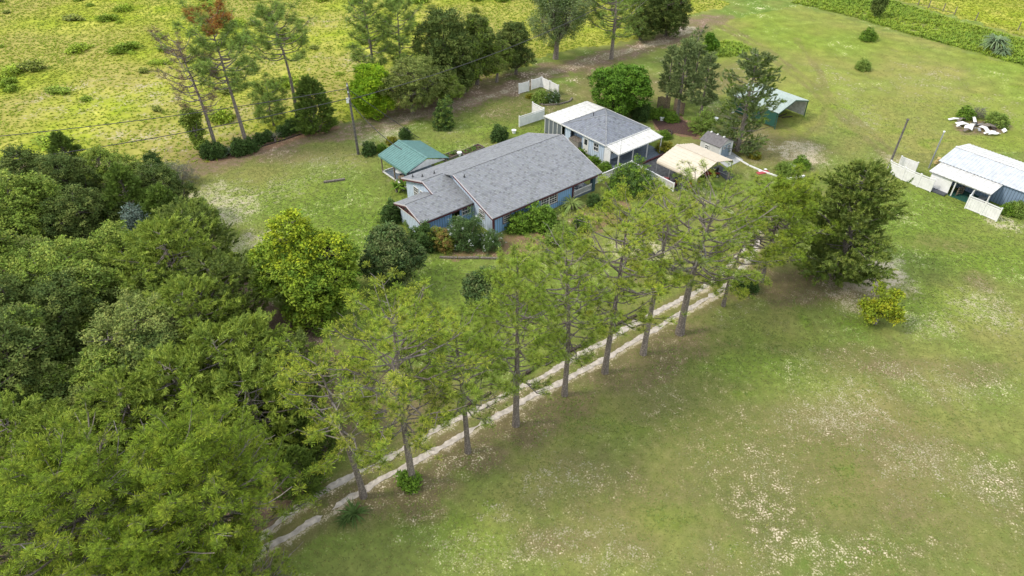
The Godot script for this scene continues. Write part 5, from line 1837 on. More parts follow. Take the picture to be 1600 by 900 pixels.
func trees() -> void:
	# needle and leaf colours (base colours of the leaves themselves)
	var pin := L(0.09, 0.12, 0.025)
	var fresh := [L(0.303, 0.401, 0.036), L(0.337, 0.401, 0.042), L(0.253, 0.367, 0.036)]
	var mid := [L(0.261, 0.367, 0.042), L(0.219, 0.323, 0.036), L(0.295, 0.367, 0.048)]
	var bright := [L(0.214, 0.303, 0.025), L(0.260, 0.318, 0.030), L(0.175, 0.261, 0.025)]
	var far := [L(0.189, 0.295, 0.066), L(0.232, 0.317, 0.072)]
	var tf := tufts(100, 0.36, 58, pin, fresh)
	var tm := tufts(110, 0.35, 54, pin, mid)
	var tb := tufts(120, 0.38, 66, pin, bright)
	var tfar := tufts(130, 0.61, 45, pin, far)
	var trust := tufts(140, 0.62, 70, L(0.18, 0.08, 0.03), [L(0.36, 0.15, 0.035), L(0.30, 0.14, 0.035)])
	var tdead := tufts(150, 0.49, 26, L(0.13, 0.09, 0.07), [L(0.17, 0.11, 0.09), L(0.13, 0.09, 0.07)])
	# the row along the sand track, from the camera outwards: each pine has its own habit
	var row := [
		[Vector3(-10.06, 0, -28.90), 13.0, 3.4, tf, {"fill": 0.55, "lean": Vector3(-0.10, 0, 0.02), "base": 0.40, "limbs": 34, "empty": 0.12, "rise": 0.0}, "thin leaning pine nearest the camera in the row, with bare low limbs"],
		[Vector3(-6.84, 0, -29.94), 15.4, 4.0, tf, {"fill": 0.6, "base": 0.36, "limbs": 66, "subs": 6, "bark": 0.95}, "broad pine with grey twigs and a small bush at its foot, second in the row"],
		[Vector3(-3.18, 0, -32.72), 12.2, 3.6, tm, {"base": 0.38, "limbs": 56, "lean": Vector3(-0.03, 0, 0.02)}, "shorter pine third in the row, beside the break in the timber border"],
		[Vector3(0.29, 0, -35.26), 16.0, 3.1, tm, {"base": 0.30, "limbs": 64, "low": 0.3, "lean": Vector3(0.01, 0, 0.03)}, "tall slender pine fourth in the row with a straight trunk"],
		[Vector3(4.12, 0, -38.34), 14.0, 3.6, tm, {"base": 0.30, "limbs": 64, "lean": Vector3(-0.02, 0, -0.02), "empty": 0.06}, "slender pine fifth in the row, growing right at the lower wheel track"],
		[Vector3(7.55, 0, -40.84), 15.4, 4.0, tf, {"lean": Vector3(0.05, 0, -0.03), "base": 0.34, "limbs": 58}, "full pine sixth in the row, its crown before the flower beds"],
		[Vector3(11.00, 0, -43.05), 15.0, 3.0, tf, {"lean": Vector3(0.05, 0, -0.02), "base": 0.52, "limbs": 34, "bark": 0.98, "empty": 0.5}, "thin pine with a pale, mostly bare top, seventh in the row"],
		[Vector3(14.56, 0, -45.65), 13.6, 4.6, tm, {"lean": Vector3(0.07, 0, -0.04), "base": 0.40, "limbs": 64, "girth": 0.34}, "thick trunked pine with a wide crown, eighth in the row"],
		[Vector3(19.25, 0, -49.45), 8.6, 3.4, tf, {"lean": Vector3(0.08, 0, -0.02), "base": 0.25, "limbs": 30, "rise": -0.25, "empty": 0.15}, "low drooping pine right of the thick trunked one"],
		[Vector3(23.79, 0, -53.13), 10.6, 4.0, tb, {"base": 0.3, "limbs": 80, "subs": 7, "low": 0.32}, "dense round crowned bright pine at the end of the row"],
	]
	for i in row.size():
		var q: Array = row[i]
		grow("pine_tree", pine(200 + i, q[1], q[2], q[3], q[4]), q[0], q[5], "tree", "pines along the sand track", 1.0, 0.0)
	# old spreading pines in the lower left corner
	var olds := [pine(301, 12.0, 4.3, tb, {"base": 0.3, "limbs": 100, "subs": 9, "inner": 0.2, "low": 0.35, "girth": 0.34, "bark": 0.95}), pine(302, 11.5, 5.4, tb, {"base": 0.28, "limbs": 90, "subs": 8, "inner": 0.25, "low": 0.35, "bark": 1.0, "empty": 0.1, "lean": Vector3(-0.06, 0, 0.03)})]
	grow("old_pine", olds[0], Vector3(-17.02, 0, -23.75), "bright round topped old pine in the lower left, beside the sand track", "tree", "old pines in the lower left corner", 1.0, 0.4)
	grow("old_pine", olds[1], Vector3(-22.10, 0, -22.16), "wide old pine with tangled grey limbs in the lower left corner", "tree", "old pines in the lower left corner", 1.05, 0.2)
	grow("old_pine", olds[1], Vector3(-26.84, 0, -21.66), "old pine cut by the left edge near the bottom corner", "tree", "old pines in the lower left corner", 0.9, 2.6)
	grow("old_pine", olds[0], Vector3(-19.08, 0, -19.51), "low old pine cut by the bottom edge below the wide one", "tree", "old pines in the lower left corner", 0.8, 3.4)
	grow("old_pine", olds[1], Vector3(-15.09, 0, -20.26), "small old pine at the bottom edge beside the start of the track", "tree", "old pines in the lower left corner", 0.55, 1.2)
	# three tall pines at the meadow edge
	grow("tall_pine", pine(311, 14.2, 3.6, tdead, {"base": 0.35, "limbs": 44, "empty": 0.35, "fill": 0.5, "bark": 1.1, "lean": Vector3(-0.08, 0, 0)}), Vector3(-37.35, 0, -80.61), "dying tall pine, bare and brown, leftmost of three at the meadow edge", "tree", "tall pines at the meadow edge", 1.0, 0.0)
	grow("tall_pine", pine(312, 16.6, 4.0, tfar, {"base": 0.5, "limbs": 48, "cap": trust, "fill": 0.7, "bark": 0.95, "lean": Vector3(-0.06, 0, 0)}), Vector3(-33.38, 0, -80.61), "tall pine with a rust brown top, middle of three at the meadow edge", "tree", "tall pines at the meadow edge", 1.0, 0.0)
	grow("tall_pine", pine(313, 14.8, 4.2, tfar, {"base": 0.58, "limbs": 40, "fill": 0.55, "bark": 0.95, "lean": Vector3(-0.03, 0, 0), "low": 0.3}), Vector3(-29.37, 0, -90.12), "tall pine with a clean trunk and green top, rightmost of three at the meadow edge", "tree", "tall pines at the meadow edge", 1.0, 0.0)
	var back := pine(314, 14.5, 3.2, tfar, {"base": 0.3, "limbs": 42, "bark": 0.85})
	grow("back_pine", back, Vector3(-19.85, 0, -97.97), "slender left pine rising behind the lime green tree", "tree", "pines behind the lime green tree", 1.0, 0.5)
	grow("back_pine", back, Vector3(-15.79, 0, -98.45), "slender right pine rising behind the lime green tree", "tree", "pines behind the lime green tree", 0.95, 2.5)
	grow("back_pine", pine(315, 15.0, 5.6, tfar, {"base": 0.25, "limbs": 56, "bark": 1.1, "girth": 0.32}), Vector3(16.34, 0, -114.11), "big pine with a thick pale trunk beside the dirt road, top middle", "tree", "", 1.0, 0.0)
	# oaks
	var dark := clumps(400, 0.48, 42, 0.20, [L(0.076, 0.110, 0.026), L(0.093, 0.128, 0.030), L(0.065, 0.097, 0.026), L(0.120, 0.148, 0.036)])
	var olive := clumps(410, 0.48, 42, 0.19, [L(0.132, 0.188, 0.029), L(0.162, 0.227, 0.033), L(0.113, 0.161, 0.029), L(0.203, 0.256, 0.046)])
	var gray := clumps(420, 0.46, 37, 0.17, [L(0.168, 0.209, 0.051), L(0.144, 0.178, 0.046), L(0.202, 0.240, 0.063), L(0.118, 0.154, 0.040)])
	var oak := [broad(401, 9.0, 4.6, dark, {"mid": 0.5, "deep": 0.42, "fork": 0.12, "lobes": 22, "clumps": 1900}), broad(402, 8.6, 4.8, olive, {"mid": 0.5, "deep": 0.4, "fork": 0.14, "lobes": 24, "clumps": 1900, "bark": 0.9}), broad(403, 8.2, 5.2, gray, {"lobes": 22, "clumps": 2000, "bark": 1.0, "twigs": 8, "reach": 1.06}), broad(404, 9.4, 4.4, dark, {"mid": 0.5, "deep": 0.42, "fork": 0.12, "lobes": 20, "clumps": 1800, "size": 0.44})]
	var extra := [broad(411, 7.4, 3.4, olive + gray.slice(0, 1), {"lobes": 13, "clumps": 1300, "bark": 1.0, "twigs": 7, "reach": 1.05}), broad(412, 8.8, 3.2, dark + olive.slice(0, 2), {"lobes": 14, "clumps": 1300, "size": 0.34, "deep": 0.4, "mid": 0.55}), broad(413, 7.0, 3.6, gray + olive.slice(0, 2), {"lobes": 16, "clumps": 1200, "size": 0.3, "bark": 1.1, "twigs": 9, "reach": 1.12})]
	oak += extra
	var g1 := "oaks of the wood on the left"
	for q in [[Vector3(-50.93, 0, -65.21), 0, 0.85, "dark oak at the left edge, topmost of the wood"], [Vector3(-45.41, 0, -63.83), 3, 0.8, "dark oak at the top of the wood, right of the topmost"], [Vector3(-44.23, 0, -68.53), 1, 0.7, "small oak at the top corner of the wood beside the meadow"], [Vector3(-47.35, 0, -56.02), 1, 1.05, "mid green oak cut by the left edge, second from the top"], [Vector3(-41.28, 0, -57.17), 0, 0.85, "grey green oak in the upper wood, left of the cedars"], [Vector3(-38.29, 0, -46.48), 1, 1.0, "large mid green oak spreading near the left edge"], [Vector3(-35.48, 0, -49.70), 1, 0.9, "oak between the large spreading oak and the bright cedars"], [Vector3(-39.01, 0, -42.31), 0, 0.9, "dark oak at the left edge, halfway down the wood"], [Vector3(-34.73, 0, -42.31), 3, 0.8, "dark oak in the hollow of the wood, halfway down"], [Vector3(-27.98, 0, -38.52), 2, 1.0, "pale grey green oak with silvery twigs in the middle of the wood"], [Vector3(-35.52, 0, -35.72), 0, 1.0, "dark oak at the left edge above the old pines"], [Vector3(-25.93, 0, -36.56), 3, 0.75, "dark low oak below the pale grey green oak"], [Vector3(-36.03, 0, -63.21), 3, 0.7, "dark oak at the upper right border of the wood"], [Vector3(-45.56, 0, -58.11), 4, 1.0, "rounded olive oak between the topmost oak and the left edge"], [Vector3(-40.07, 0, -65.29), 6, 0.85, "grey twigged oak at the top of the wood, left of the mossy bush"], [Vector3(-42.27, 0, -51.49), 6, 0.9, "pale grey oak just above the large spreading oak"], [Vector3(-34.59, 0, -44.31), 4, 1.0, "olive oak right of the large spreading oak"], [Vector3(-35.50, 0, -39.44), 5, 0.95, "narrow dark oak beside the hollow near the left edge"], [Vector3(-29.25, 0, -36.05), 4, 0.85, "olive oak directly below the pale grey green oak"], [Vector3(-29.72, 0, -44.54), 5, 0.85, "dark narrow oak between the pale grey oak and the feathery cedar"], [Vector3(-31.47, 0, -60.23), 4, 0.6, "small olive oak at the wood's edge nearest the ashy bush"], [Vector3(-32.66, 0, -35.09), 6, 0.8, "grey twigged oak in the lower wood, left side"], [Vector3(-45.96, 0, -48.31), 1, 1.1, "oak mostly beyond the left edge, beside the large spreading oak"]]:
		grow("oak_tree", oak[q[1]], q[0], q[3], "tree", g1, q[2])
	grow("oak_tree", broad(405, 5.2, 3.0, clumps(430, 0.41, 37, 0.16, [L(0.13, 0.15, 0.035), L(0.10, 0.13, 0.035)]), {"lobes": 12, "clumps": 868, "twigs": 6}), Vector3(-30.43, 0, -33.55), "low yellowish oak scrub in the lower wood", "tree", "", 1.0)
	# oaks behind the yard
	grow("yard_oak", oak[2], Vector3(-13.90, 0, -92.48), "dark grey green oak nearest the lime green tree, in the row behind the yard", "tree", "dark oaks behind the yard", 0.95)
	grow("yard_oak", oak[3], Vector3(-10.38, 0, -98.93), "tallest dark oak of the row behind the yard", "tree", "dark oaks behind the yard", 1.2)
	grow("yard_oak", oak[5], Vector3(-5.35, 0, -102.94), "broad dark oak in the middle of the row behind the yard", "tree", "dark oaks behind the yard", 1.12)
	grow("yard_oak", oak[6], Vector3(-9.09, 0, -94.26), "lower oak at the front of the row behind the yard", "tree", "dark oaks behind the yard", 0.72)
	grow("yard_oak", oak[6], Vector3(-2.35, 0, -103.97), "grey twigged oak between the broad dark oak and the right end of the row", "tree", "dark oaks behind the yard", 0.9)
	grow("yard_oak", oak[4], Vector3(-12.32, 0, -94.71), "olive oak between the grey green oak and the tallest of the row", "tree", "dark oaks behind the yard", 0.9)
	grow("yard_oak", oak[5], Vector3(-7.10, 0, -99.42), "narrow oak filling the gap behind the lower front oak of the row", "tree", "dark oaks behind the yard", 1.05)
	grow("yard_oak", oak[3], Vector3(0.60, 0, -107.19), "dark round oak at the right end of the row behind the yard", "tree", "dark oaks behind the yard", 0.82)
	grow("yard_oak", oak[0], Vector3(27.35, 0, -125.89), "large dark oak clump beside the dirt road, top middle", "tree", "dark oaks behind the yard", 1.0)
	grow("yard_oak", oak[3], Vector3(22.49, 0, -123.80), "smaller dark oak left of the clump beside the dirt road", "tree", "dark oaks behind the yard", 0.8)
	grow("yard_oak", oak[0], Vector3(70.25, 0, -151.41), "dark oak cut by the top edge, right of the middle", "tree", "dark oaks behind the yard", 0.6)
	var moss := clumps(440, 0.57, 33, 0.20, [L(0.172, 0.221, 0.093), L(0.127, 0.182, 0.060), L(0.196, 0.234, 0.111), L(0.081, 0.130, 0.025)], 1.5, 0.55)
	grow("moss_oak", broad(406, 12.5, 5.4, moss, {"lobes": 20, "clumps": 2600, "bark": 1.1, "twigs": 6, "mid": 0.6}), Vector3(7.17, 0, -114.11), "tall oak veiled in grey moss, top middle", "tree", "", 1.0)
	# cedars
	var sg := sprays(500, 0.83, 32, [L(0.142, 0.187, 0.041), L(0.166, 0.218, 0.044), L(0.117, 0.158, 0.041), L(0.200, 0.249, 0.057)])
	var sd := sprays(510, 0.77, 32, [L(0.106, 0.161, 0.029), L(0.129, 0.190, 0.032), L(0.093, 0.140, 0.029)])
	var sy := sprays(520, 0.83, 34, [L(0.200, 0.263, 0.041), L(0.233, 0.294, 0.048), L(0.166, 0.226, 0.041)])
	var sgrey := sprays(530, 0.72, 28, [L(0.154, 0.198, 0.078), L(0.126, 0.172, 0.066), L(0.180, 0.226, 0.086)])
	var ce := [cedar(501, 9.0, 4.0, sg, {"round": true, "lump": 0.15, "limbs": 84, "per": 16}), cedar(502, 8.4, 3.8, sy, {"round": true, "lump": 0.15, "limbs": 84, "per": 16, "bark": 1.0}), cedar(503, 8.6, 3.6, sd, {"limbs": 84, "per": 16}), cedar(504, 8.0, 4.2, sy, {"round": true, "limbs": 78, "per": 15, "ragged": 0.6, "bark": 1.1, "empty": 0.1})]
	var g2 := "cedars of the wood on the left"
	for q in [[Vector3(-50.79, 0, -72.12), 2, 0.75, "small dark cedar poking out above the wood, top left"], [Vector3(-37.90, 0, -59.93), 2, 1.0, "dark cedar in the upper wood, left of the bluish plant"], [Vector3(-32.92, 0, -56.82), 2, 0.95, "dark cedar at the wood's edge above the sandy lawn"], [Vector3(-29.00, 0, -52.46), 0, 0.95, "green cedar at the wood's edge beside the sandy patch"], [Vector3(-28.58, 0, -47.62), 1, 1.15, "large bright feathery cedar in the middle of the wood"], [Vector3(-24.58, 0, -45.40), 0, 0.9, "green cedar left of the yellow tree"], [Vector3(-24.75, 0, -41.14), 1, 1.0, "bright cedar below the large feathery one"], [Vector3(-19.69, 0, -38.78), 1, 0.8, "bright cedar directly below the yellow tree"], [Vector3(-16.67, 0, -38.67), 0, 0.6, "green cedar at the right point of the wood, below the yellow tree"], [Vector3(-20.54, 0, -35.86), 3, 1.05, "bright ragged cedar in the lower wood, centre"], [Vector3(-22.58, 0, -33.37), 1, 1.0, "bright cedar above the round topped old pine"], [Vector3(-17.66, 0, -32.66), 3, 1.0, "ragged cedar with grey twigs right of the old pines"], [Vector3(-25.69, 0, -32.08), 1, 0.9, "bright cedar above the wide old pine"], [Vector3(-15.46, 0, -33.58), 2, 0.7, "dark low cedar behind the leaning pine"], [Vector3(-31.72, 0, -29.35), 3, 0.95, "bright cedar at the left edge above the corner pine"], [Vector3(-28.44, 0, -28.58), 1, 0.9, "bright cedar between the left edge and the wide old pine"], [Vector3(-14.15, 0, -29.39), 2, 0.5, "low dark cedar beside the sand track in the lower left"], [Vector3(-13.53, 0, -32.40), 2, 0.5, "low dark cedar left of the leaning pine's foot"], [Vector3(-34.99, 0, -37.72), 2, 0.8, "dark cedar in the hollow near the left edge"]]:
		grow("cedar_tree", ce[q[1]], q[0], q[3], "tree", g2, q[2])
	grow("cone_cedar", cedar(505, 7.2, 2.7, sd, {"limbs": 90, "per": 16, "point": 0.62, "ragged": 0.88}), Vector3(-26.00, 0, -86.44), "dark cone shaped cedar left of the utility pole", "tree", "", 1.0)
	grow("big_cedar", cedar(506, 11.8, 4.0, sd.slice(0, 1) + sg, {"round": true, "limbs": 130, "per": 24, "ragged": 0.45, "bark": 1.0, "lump": 0.28, "lean": Vector3(-0.05, 0, 0)}), Vector3(31.10, 0, -53.74), "big dark cedar standing on the lawn right of the bright round pine", "tree", "", 1.0)
	grow("ragged_tree", cedar(507, 12.8, 3.5, sgrey + sgrey + sd.slice(0, 2), {"round": true, "limbs": 96, "per": 22, "ragged": 0.45, "bark": 1.1, "empty": 0.12, "lean": Vector3(-0.01, 0, 0)}), Vector3(28.52, 0, -80.61), "tall ragged grey green tree between the shed and the green shelter", "tree", "", 1.0)
	var nar := cedar(508, 9.4, 1.6, sgrey, {"limbs": 54, "per": 12, "ragged": 0.5, "point": 0.5, "start": 0.25, "bark": 1.1})
	for q in [[Vector3(21.91, 0, -94.71), 0.92, "narrow grey green tree right behind the bright round tree"], [Vector3(22.93, 0, -91.40), 1.12, "narrow tree with a thin dark trunk behind the board fence"], [Vector3(25.63, 0, -89.49), 1.0, "narrow loose tree left of the tall ragged tree"], [Vector3(25.84, 0, -96.09), 0.9, "narrow faint tree behind the board fence, in the gap"]]:
		grow("narrow_tree", nar, q[0], q[2], "tree", "narrow trees behind the outbuilding", q[1])
	grow("dead_trunk_tree", cedar(509, 9.0, 1.6, sgrey, {"limbs": 30, "per": 6, "ragged": 0.4, "start": 0.45, "bark": 1.7, "empty": 0.4, "lean": Vector3(0.2, 0, -0.05)}), Vector3(27.08, 0, -106.10), "thin leaning tree with a bleached trunk before the weed patch", "tree", "", 0.9, 0.0)
	# single broadleaf trees
	var lime := clumps(600, 0.46, 42, 0.20, [L(0.20, 0.33, 0.018), L(0.24, 0.36, 0.02), L(0.16, 0.28, 0.018)])
	grow("lime_tree", broad(601, 8.2, 3.9, lime, {"lobes": 20, "clumps": 1819, "size": 0.3, "mid": 0.5, "deep": 0.42, "fork": 0.1, "taper": 0.3}), Vector3(-18.52, 0, -91.61), "bright lime green tree right of the utility pole", "tree", "", 1.0)
	var green := clumps(610, 0.48, 42, 0.22, [L(0.081, 0.167, 0.018), L(0.103, 0.196, 0.020), L(0.063, 0.132, 0.016)])
	grow("round_tree", broad(602, 7.6, 4.3, green, {"lobes": 22, "clumps": 2100, "mid": 0.5, "deep": 0.36, "fork": 0.14}), Vector3(14.96, 0, -91.61), "dense round bright green tree behind the outbuilding", "tree", "", 1.0)
	var yellow := clumps(620, 0.48, 37, 0.23, [L(0.151, 0.221, 0.022), L(0.190, 0.260, 0.028), L(0.107, 0.176, 0.022)])
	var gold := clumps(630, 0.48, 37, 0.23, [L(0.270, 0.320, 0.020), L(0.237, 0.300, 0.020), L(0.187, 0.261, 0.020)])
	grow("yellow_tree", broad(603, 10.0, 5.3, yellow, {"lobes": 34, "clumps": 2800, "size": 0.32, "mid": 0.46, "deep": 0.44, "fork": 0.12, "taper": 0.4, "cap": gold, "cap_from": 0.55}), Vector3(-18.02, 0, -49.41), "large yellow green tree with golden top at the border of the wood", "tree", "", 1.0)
	var mag := clumps(640, 0.44, 35, 0.22, [L(0.070, 0.112, 0.035), L(0.091, 0.133, 0.039), L(0.126, 0.154, 0.056), L(0.056, 0.091, 0.031)])
	grow("magnolia_tree", broad(604, 6.4, 2.9, mag, {"lobes": 16, "clumps": 1400, "mid": 0.52, "deep": 0.36, "fork": 0.1}), Vector3(-11.21, 0, -52.80), "dark round magnolia between the yellow tree and the house", "tree", "magnolias on the lawn", 1.0)
	grow("magnolia_tree", broad(605, 5.0, 2.1, mag, {"lobes": 10, "clumps": 728, "mid": 0.55, "deep": 0.34, "fork": 0.2, "bark": 1.2}), Vector3(-2.43, 0, -48.94), "small open magnolia behind the fourth pine of the row", "tree", "magnolias on the lawn", 1.0)
	var yg := clumps(650, 0.41, 35, 0.20, [L(0.20, 0.25, 0.02), L(0.25, 0.27, 0.02), L(0.16, 0.21, 0.02)])
	grow("young_tree", broad(606, 4.6, 2.3, yg, {"lobes": 9, "clumps": 190, "size": 0.24, "mid": 0.52, "deep": 0.34, "fork": 0.16, "bark": 1.3}), Vector3(32.02, 0, -47.01), "young yellow green tree alone on the lawn right of the big cedar", "tree", "", 1.0)
	grow("slim_oak", broad(607, 6.2, 1.3, olive, {"lobes": 10, "clumps": 588, "size": 0.42, "mid": 0.55, "deep": 0.42, "fork": 0.3}), Vector3(-38.96, 0, -79.90), "slim dark tree left of the dying tall pine", "tree", "", 1.0)
	grow("weeping_pine", pine(316, 5.4, 2.4, tfar, {"base": 0.2, "limbs": 26, "rise": -0.1, "fill": 0.6}), Vector3(-32.21, 0, -88.25), "small feathery pine beside the middle tall pine", "tree", "", 1.0)
	grow("field_sapling", broad(608, 3.6, 1.1, green, {"lobes": 8, "clumps": 364, "size": 0.5, "mid": 0.52, "deep": 0.36}), Vector3(33.37, 0, -117.20), "small dark green sapling in the weeds right of the dirt road", "tree", "", 1.0)
	grow("field_sapling", broad(609, 4.6, 1.3, dark, {"lobes": 8, "clumps": 420, "size": 0.5, "mid": 0.52, "deep": 0.36}), Vector3(69.15, 0, -136.88), "dark green sapling in the tall grass at the field border, top right", "tree", "", 1.0)


func plants() -> void:
	var green := clumps(700, 0.3, 24, 0.16, [L(0.101, 0.179, 0.020), L(0.129, 0.214, 0.025), L(0.079, 0.138, 0.020)])
	var deep := clumps(705, 0.3, 24, 0.17, [L(0.053, 0.098, 0.025), L(0.068, 0.119, 0.030), L(0.045, 0.077, 0.022)])
	var soft := clumps(710, 0.28, 24, 0.14, [L(0.150, 0.216, 0.040), L(0.125, 0.186, 0.035), L(0.175, 0.240, 0.050)])
	var bronze := clumps(715, 0.26, 26, 0.12, [L(0.19, 0.16, 0.035), L(0.15, 0.18, 0.03), L(0.22, 0.14, 0.05), L(0.13, 0.18, 0.03)])
	var olean := clumps(720, 0.34, 28, 0.19, [L(0.056, 0.102, 0.030), L(0.075, 0.126, 0.035), L(0.050, 0.084, 0.028)], 0.8, 0.3)
	var yel := clumps(725, 0.26, 22, 0.13, [L(0.18, 0.17, 0.02), L(0.14, 0.15, 0.02)])
	var ashy := clumps(730, 0.3, 22, 0.12, [L(0.15, 0.15, 0.11), L(0.12, 0.125, 0.085), L(0.17, 0.165, 0.13)], 0.9, 0.4)
	var blue := clumps(735, 0.3, 22, 0.15, [L(0.14, 0.19, 0.16), L(0.11, 0.15, 0.12)])
	var flower := clump_shape(740, 0.12, 7, 0.12, L(0.33, 0.33, 0.31) * 0.99, 0.7, 0.9)
	var gdn := "bushes round the blue house"
	var b_deep := bush(701, 2.6, 1.7, deep, {"clumps": 420})
	var b_bron := bush(702, 2.4, 1.6, bronze, {"clumps": 420, "flat": 0.95})
	var b_ole := bush(703, 3.0, 1.9, olean, {"clumps": 420, "bloom": 0.22, "flower": flower})
	var b_green := bush(704, 2.0, 1.6, green, {"clumps": 340})
	var b_soft := bush(705, 1.6, 1.6, soft, {"clumps": 320})
	for q in [[b_deep, Vector3(-8.88, 0, -58.99), 1.0, "dark green clipped bush left of the bronze one before the porch", gdn], [b_bron, Vector3(-7.12, 0, -58.99), 0.98, "round bronze topped clipped bush before the porch of the house", gdn], [b_ole, Vector3(-4.66, 0, -59.58), 1.08, "tall bush with white blossom at the inner corner of the house", gdn], [b_ole, Vector3(-2.21, 0, -58.76), 0.68, "smaller bush with white blossom at the near corner of the house", gdn], [b_green, Vector3(0.81, 0, -62.49), 0.95, "left leafy bush below the small window of the house", gdn], [b_green, Vector3(2.87, 0, -63.12), 1.2, "large leafy bush below the double window of the house", gdn], [b_soft, Vector3(5.30, 0, -60.29), 1.05, "pale green mound in the bed before the double window", gdn], [b_soft, Vector3(4.47, 0, -59.69), 0.8, "pale green mound beside the grey timber edging", gdn], [b_deep, Vector3(7.18, 0, -62.37), 0.62, "small dark bush in the bed right of the pale mounds", gdn], [b_deep, Vector3(9.11, 0, -67.09), 0.55, "dark bush right of the small palm at the porch", gdn], [b_deep, Vector3(10.33, 0, -66.55), 0.5, "dark bush at the foot of the porch post", gdn], [b_green, Vector3(11.61, 0, -70.23), 0.5, "small bush at the near end of the white railing", gdn], [b_ole, Vector3(13.67, 0, -70.82), 0.0, "", gdn], [b_deep, Vector3(-12.84, 0, -64.15), 0.85, "dark upright bush left of the porch gable", gdn], [b_soft, Vector3(-10.79, 0, -63.12), 0.5, "yellowish low plant at the porch corner", gdn], [b_green, Vector3(-9.59, 0, -60.17), 0.5, "low green plant below the porch gable", gdn]]:
		if q[2] > 0:
			grow("garden_bush", q[0], q[1], q[3], "bush", q[4], q[2])
	grow("garden_bush", bush(706, 3.0, 3.1, olean + green, {"clumps": 760}), Vector3(13.78, 0, -71.12), "large round green bush inside the bend of the white railing", "bush", gdn, 1.0)
	# palms and sword leaved plants
	var palm := frond_shape(750, 70, 2.1, 0.07, 0.6, 0.55, L(0.14, 0.18, 0.05), L(0.22, 0.29, 0.08))
	frond("small_palm", palm, Vector3(6.58, 0, -66.55), 1.15, 0.5, "small feathery palm below the porch of the blue house", "palm", "")
	var banana := frond_shape(751, 12, 2.2, 0.26, 0.5, 0.85, L(0.07, 0.13, 0.02), L(0.11, 0.18, 0.02))
	frond("banana_plant", banana, Vector3(-13.22, 0, -70.23), 0.9, 0.6, "left banana plant beside the pavilion and the house end", "plant", "banana plants at the house end")
	frond("banana_plant", banana, Vector3(-12.52, 0, -70.52), 0.85, 0.7, "right banana plant beside the pavilion and the house end", "plant", "banana plants at the house end")
	var yucca := frond_shape(752, 40, 1.3, 0.05, 0.2, 0.5, L(0.10, 0.14, 0.08), L(0.15, 0.20, 0.13))
	frond("yucca", yucca, Vector3(-35.22, 0, -79.54), 1.2, 0.3, "pale spiky yucca between the two tall pine trunks in the hedge bed", "plant", "")
	frond("yucca", frond_shape(753, 26, 1.6, 0.05, 0.3, 0.8, L(0.12, 0.13, 0.09), L(0.18, 0.19, 0.14)), Vector3(-30.71, 0, -83.36), 1.0, 0.5, "grey sword leaved plant in the middle of the hedge bed", "plant", "")
	var fan := frond_shape(754, 170, 2.4, 0.2, 0.5, 0.5, L(0.10, 0.14, 0.06), L(0.15, 0.21, 0.11))
	frond("cabbage_palm", fan, Vector3(81.19, 0, -117.83), 1.25, 1.3, "large bushy grey green palm in the tall grass, top right", "palm", "cabbage palms at the far field border")
	frond("cabbage_palm", fan, Vector3(81.44, 0, -115.95), 0.8, 0.9, "smaller bluish palm leaning on the large one, top right", "palm", "cabbage palms at the far field border")
	var sawp := frond_shape(755, 60, 1.5, 0.07, 0.45, 0.55, L(0.045, 0.075, 0.02), L(0.07, 0.12, 0.03))
	frond("sword_fern", sawp, Vector3(-10.44, 0, -27.40), 1.05, 0.2, "dark arching fern clump at the foot of the leaning pine", "plant", "")
	frond("sword_fern", sawp, Vector3(-10.91, 0, -26.97), 0.7, 0.1, "smaller fern clump left of the leaning pine's foot", "plant", "")
	grow("small_bush", bush(707, 1.3, 0.75, green, {"clumps": 150}), Vector3(-7.06, 0, -29.89), "small bright bush at the foot of the second pine in the row", "bush", "", 1.0)
	grow("small_bush", bush(708, 1.6, 1.3, deep, {"clumps": 200}), Vector3(21.95, 0, -51.93), "low dark bush under the drooping pine", "bush", "", 1.0)
	# hedge bed below the three tall pines
	for q in [[328,246,0.75,"leftmost dark hedge bush in the bed below the tall pines"], [344,244,0.7,"dark hedge bush right of the dying pine trunk"], [376,240,0.8,"round dark hedge bush left of the middle tall trunk"], [392,236,0.7,"dark hedge bush at the foot of the middle tall pine"], [407,224,0.55,"low dark hedge bush right of the middle tall pine"], [420,219,0.55,"low hedge bush left of the grey sword leaved plant"], [442,212,0.55,"low hedge bush right of the grey sword leaved plant"], [456,206,0.65,"hedge bush at the foot of the rightmost tall pine"], [470,200,0.65,"hedge bush between the rightmost tall pine and the cone cedar"]]:
		grow("hedge_bush", b_deep, hedge_at[q[3]], q[3], "bush", "hedge bushes below the tall pines", q[2])
	var b_yel := bush(709, 1.0, 0.9, yel, {"clumps": 150})
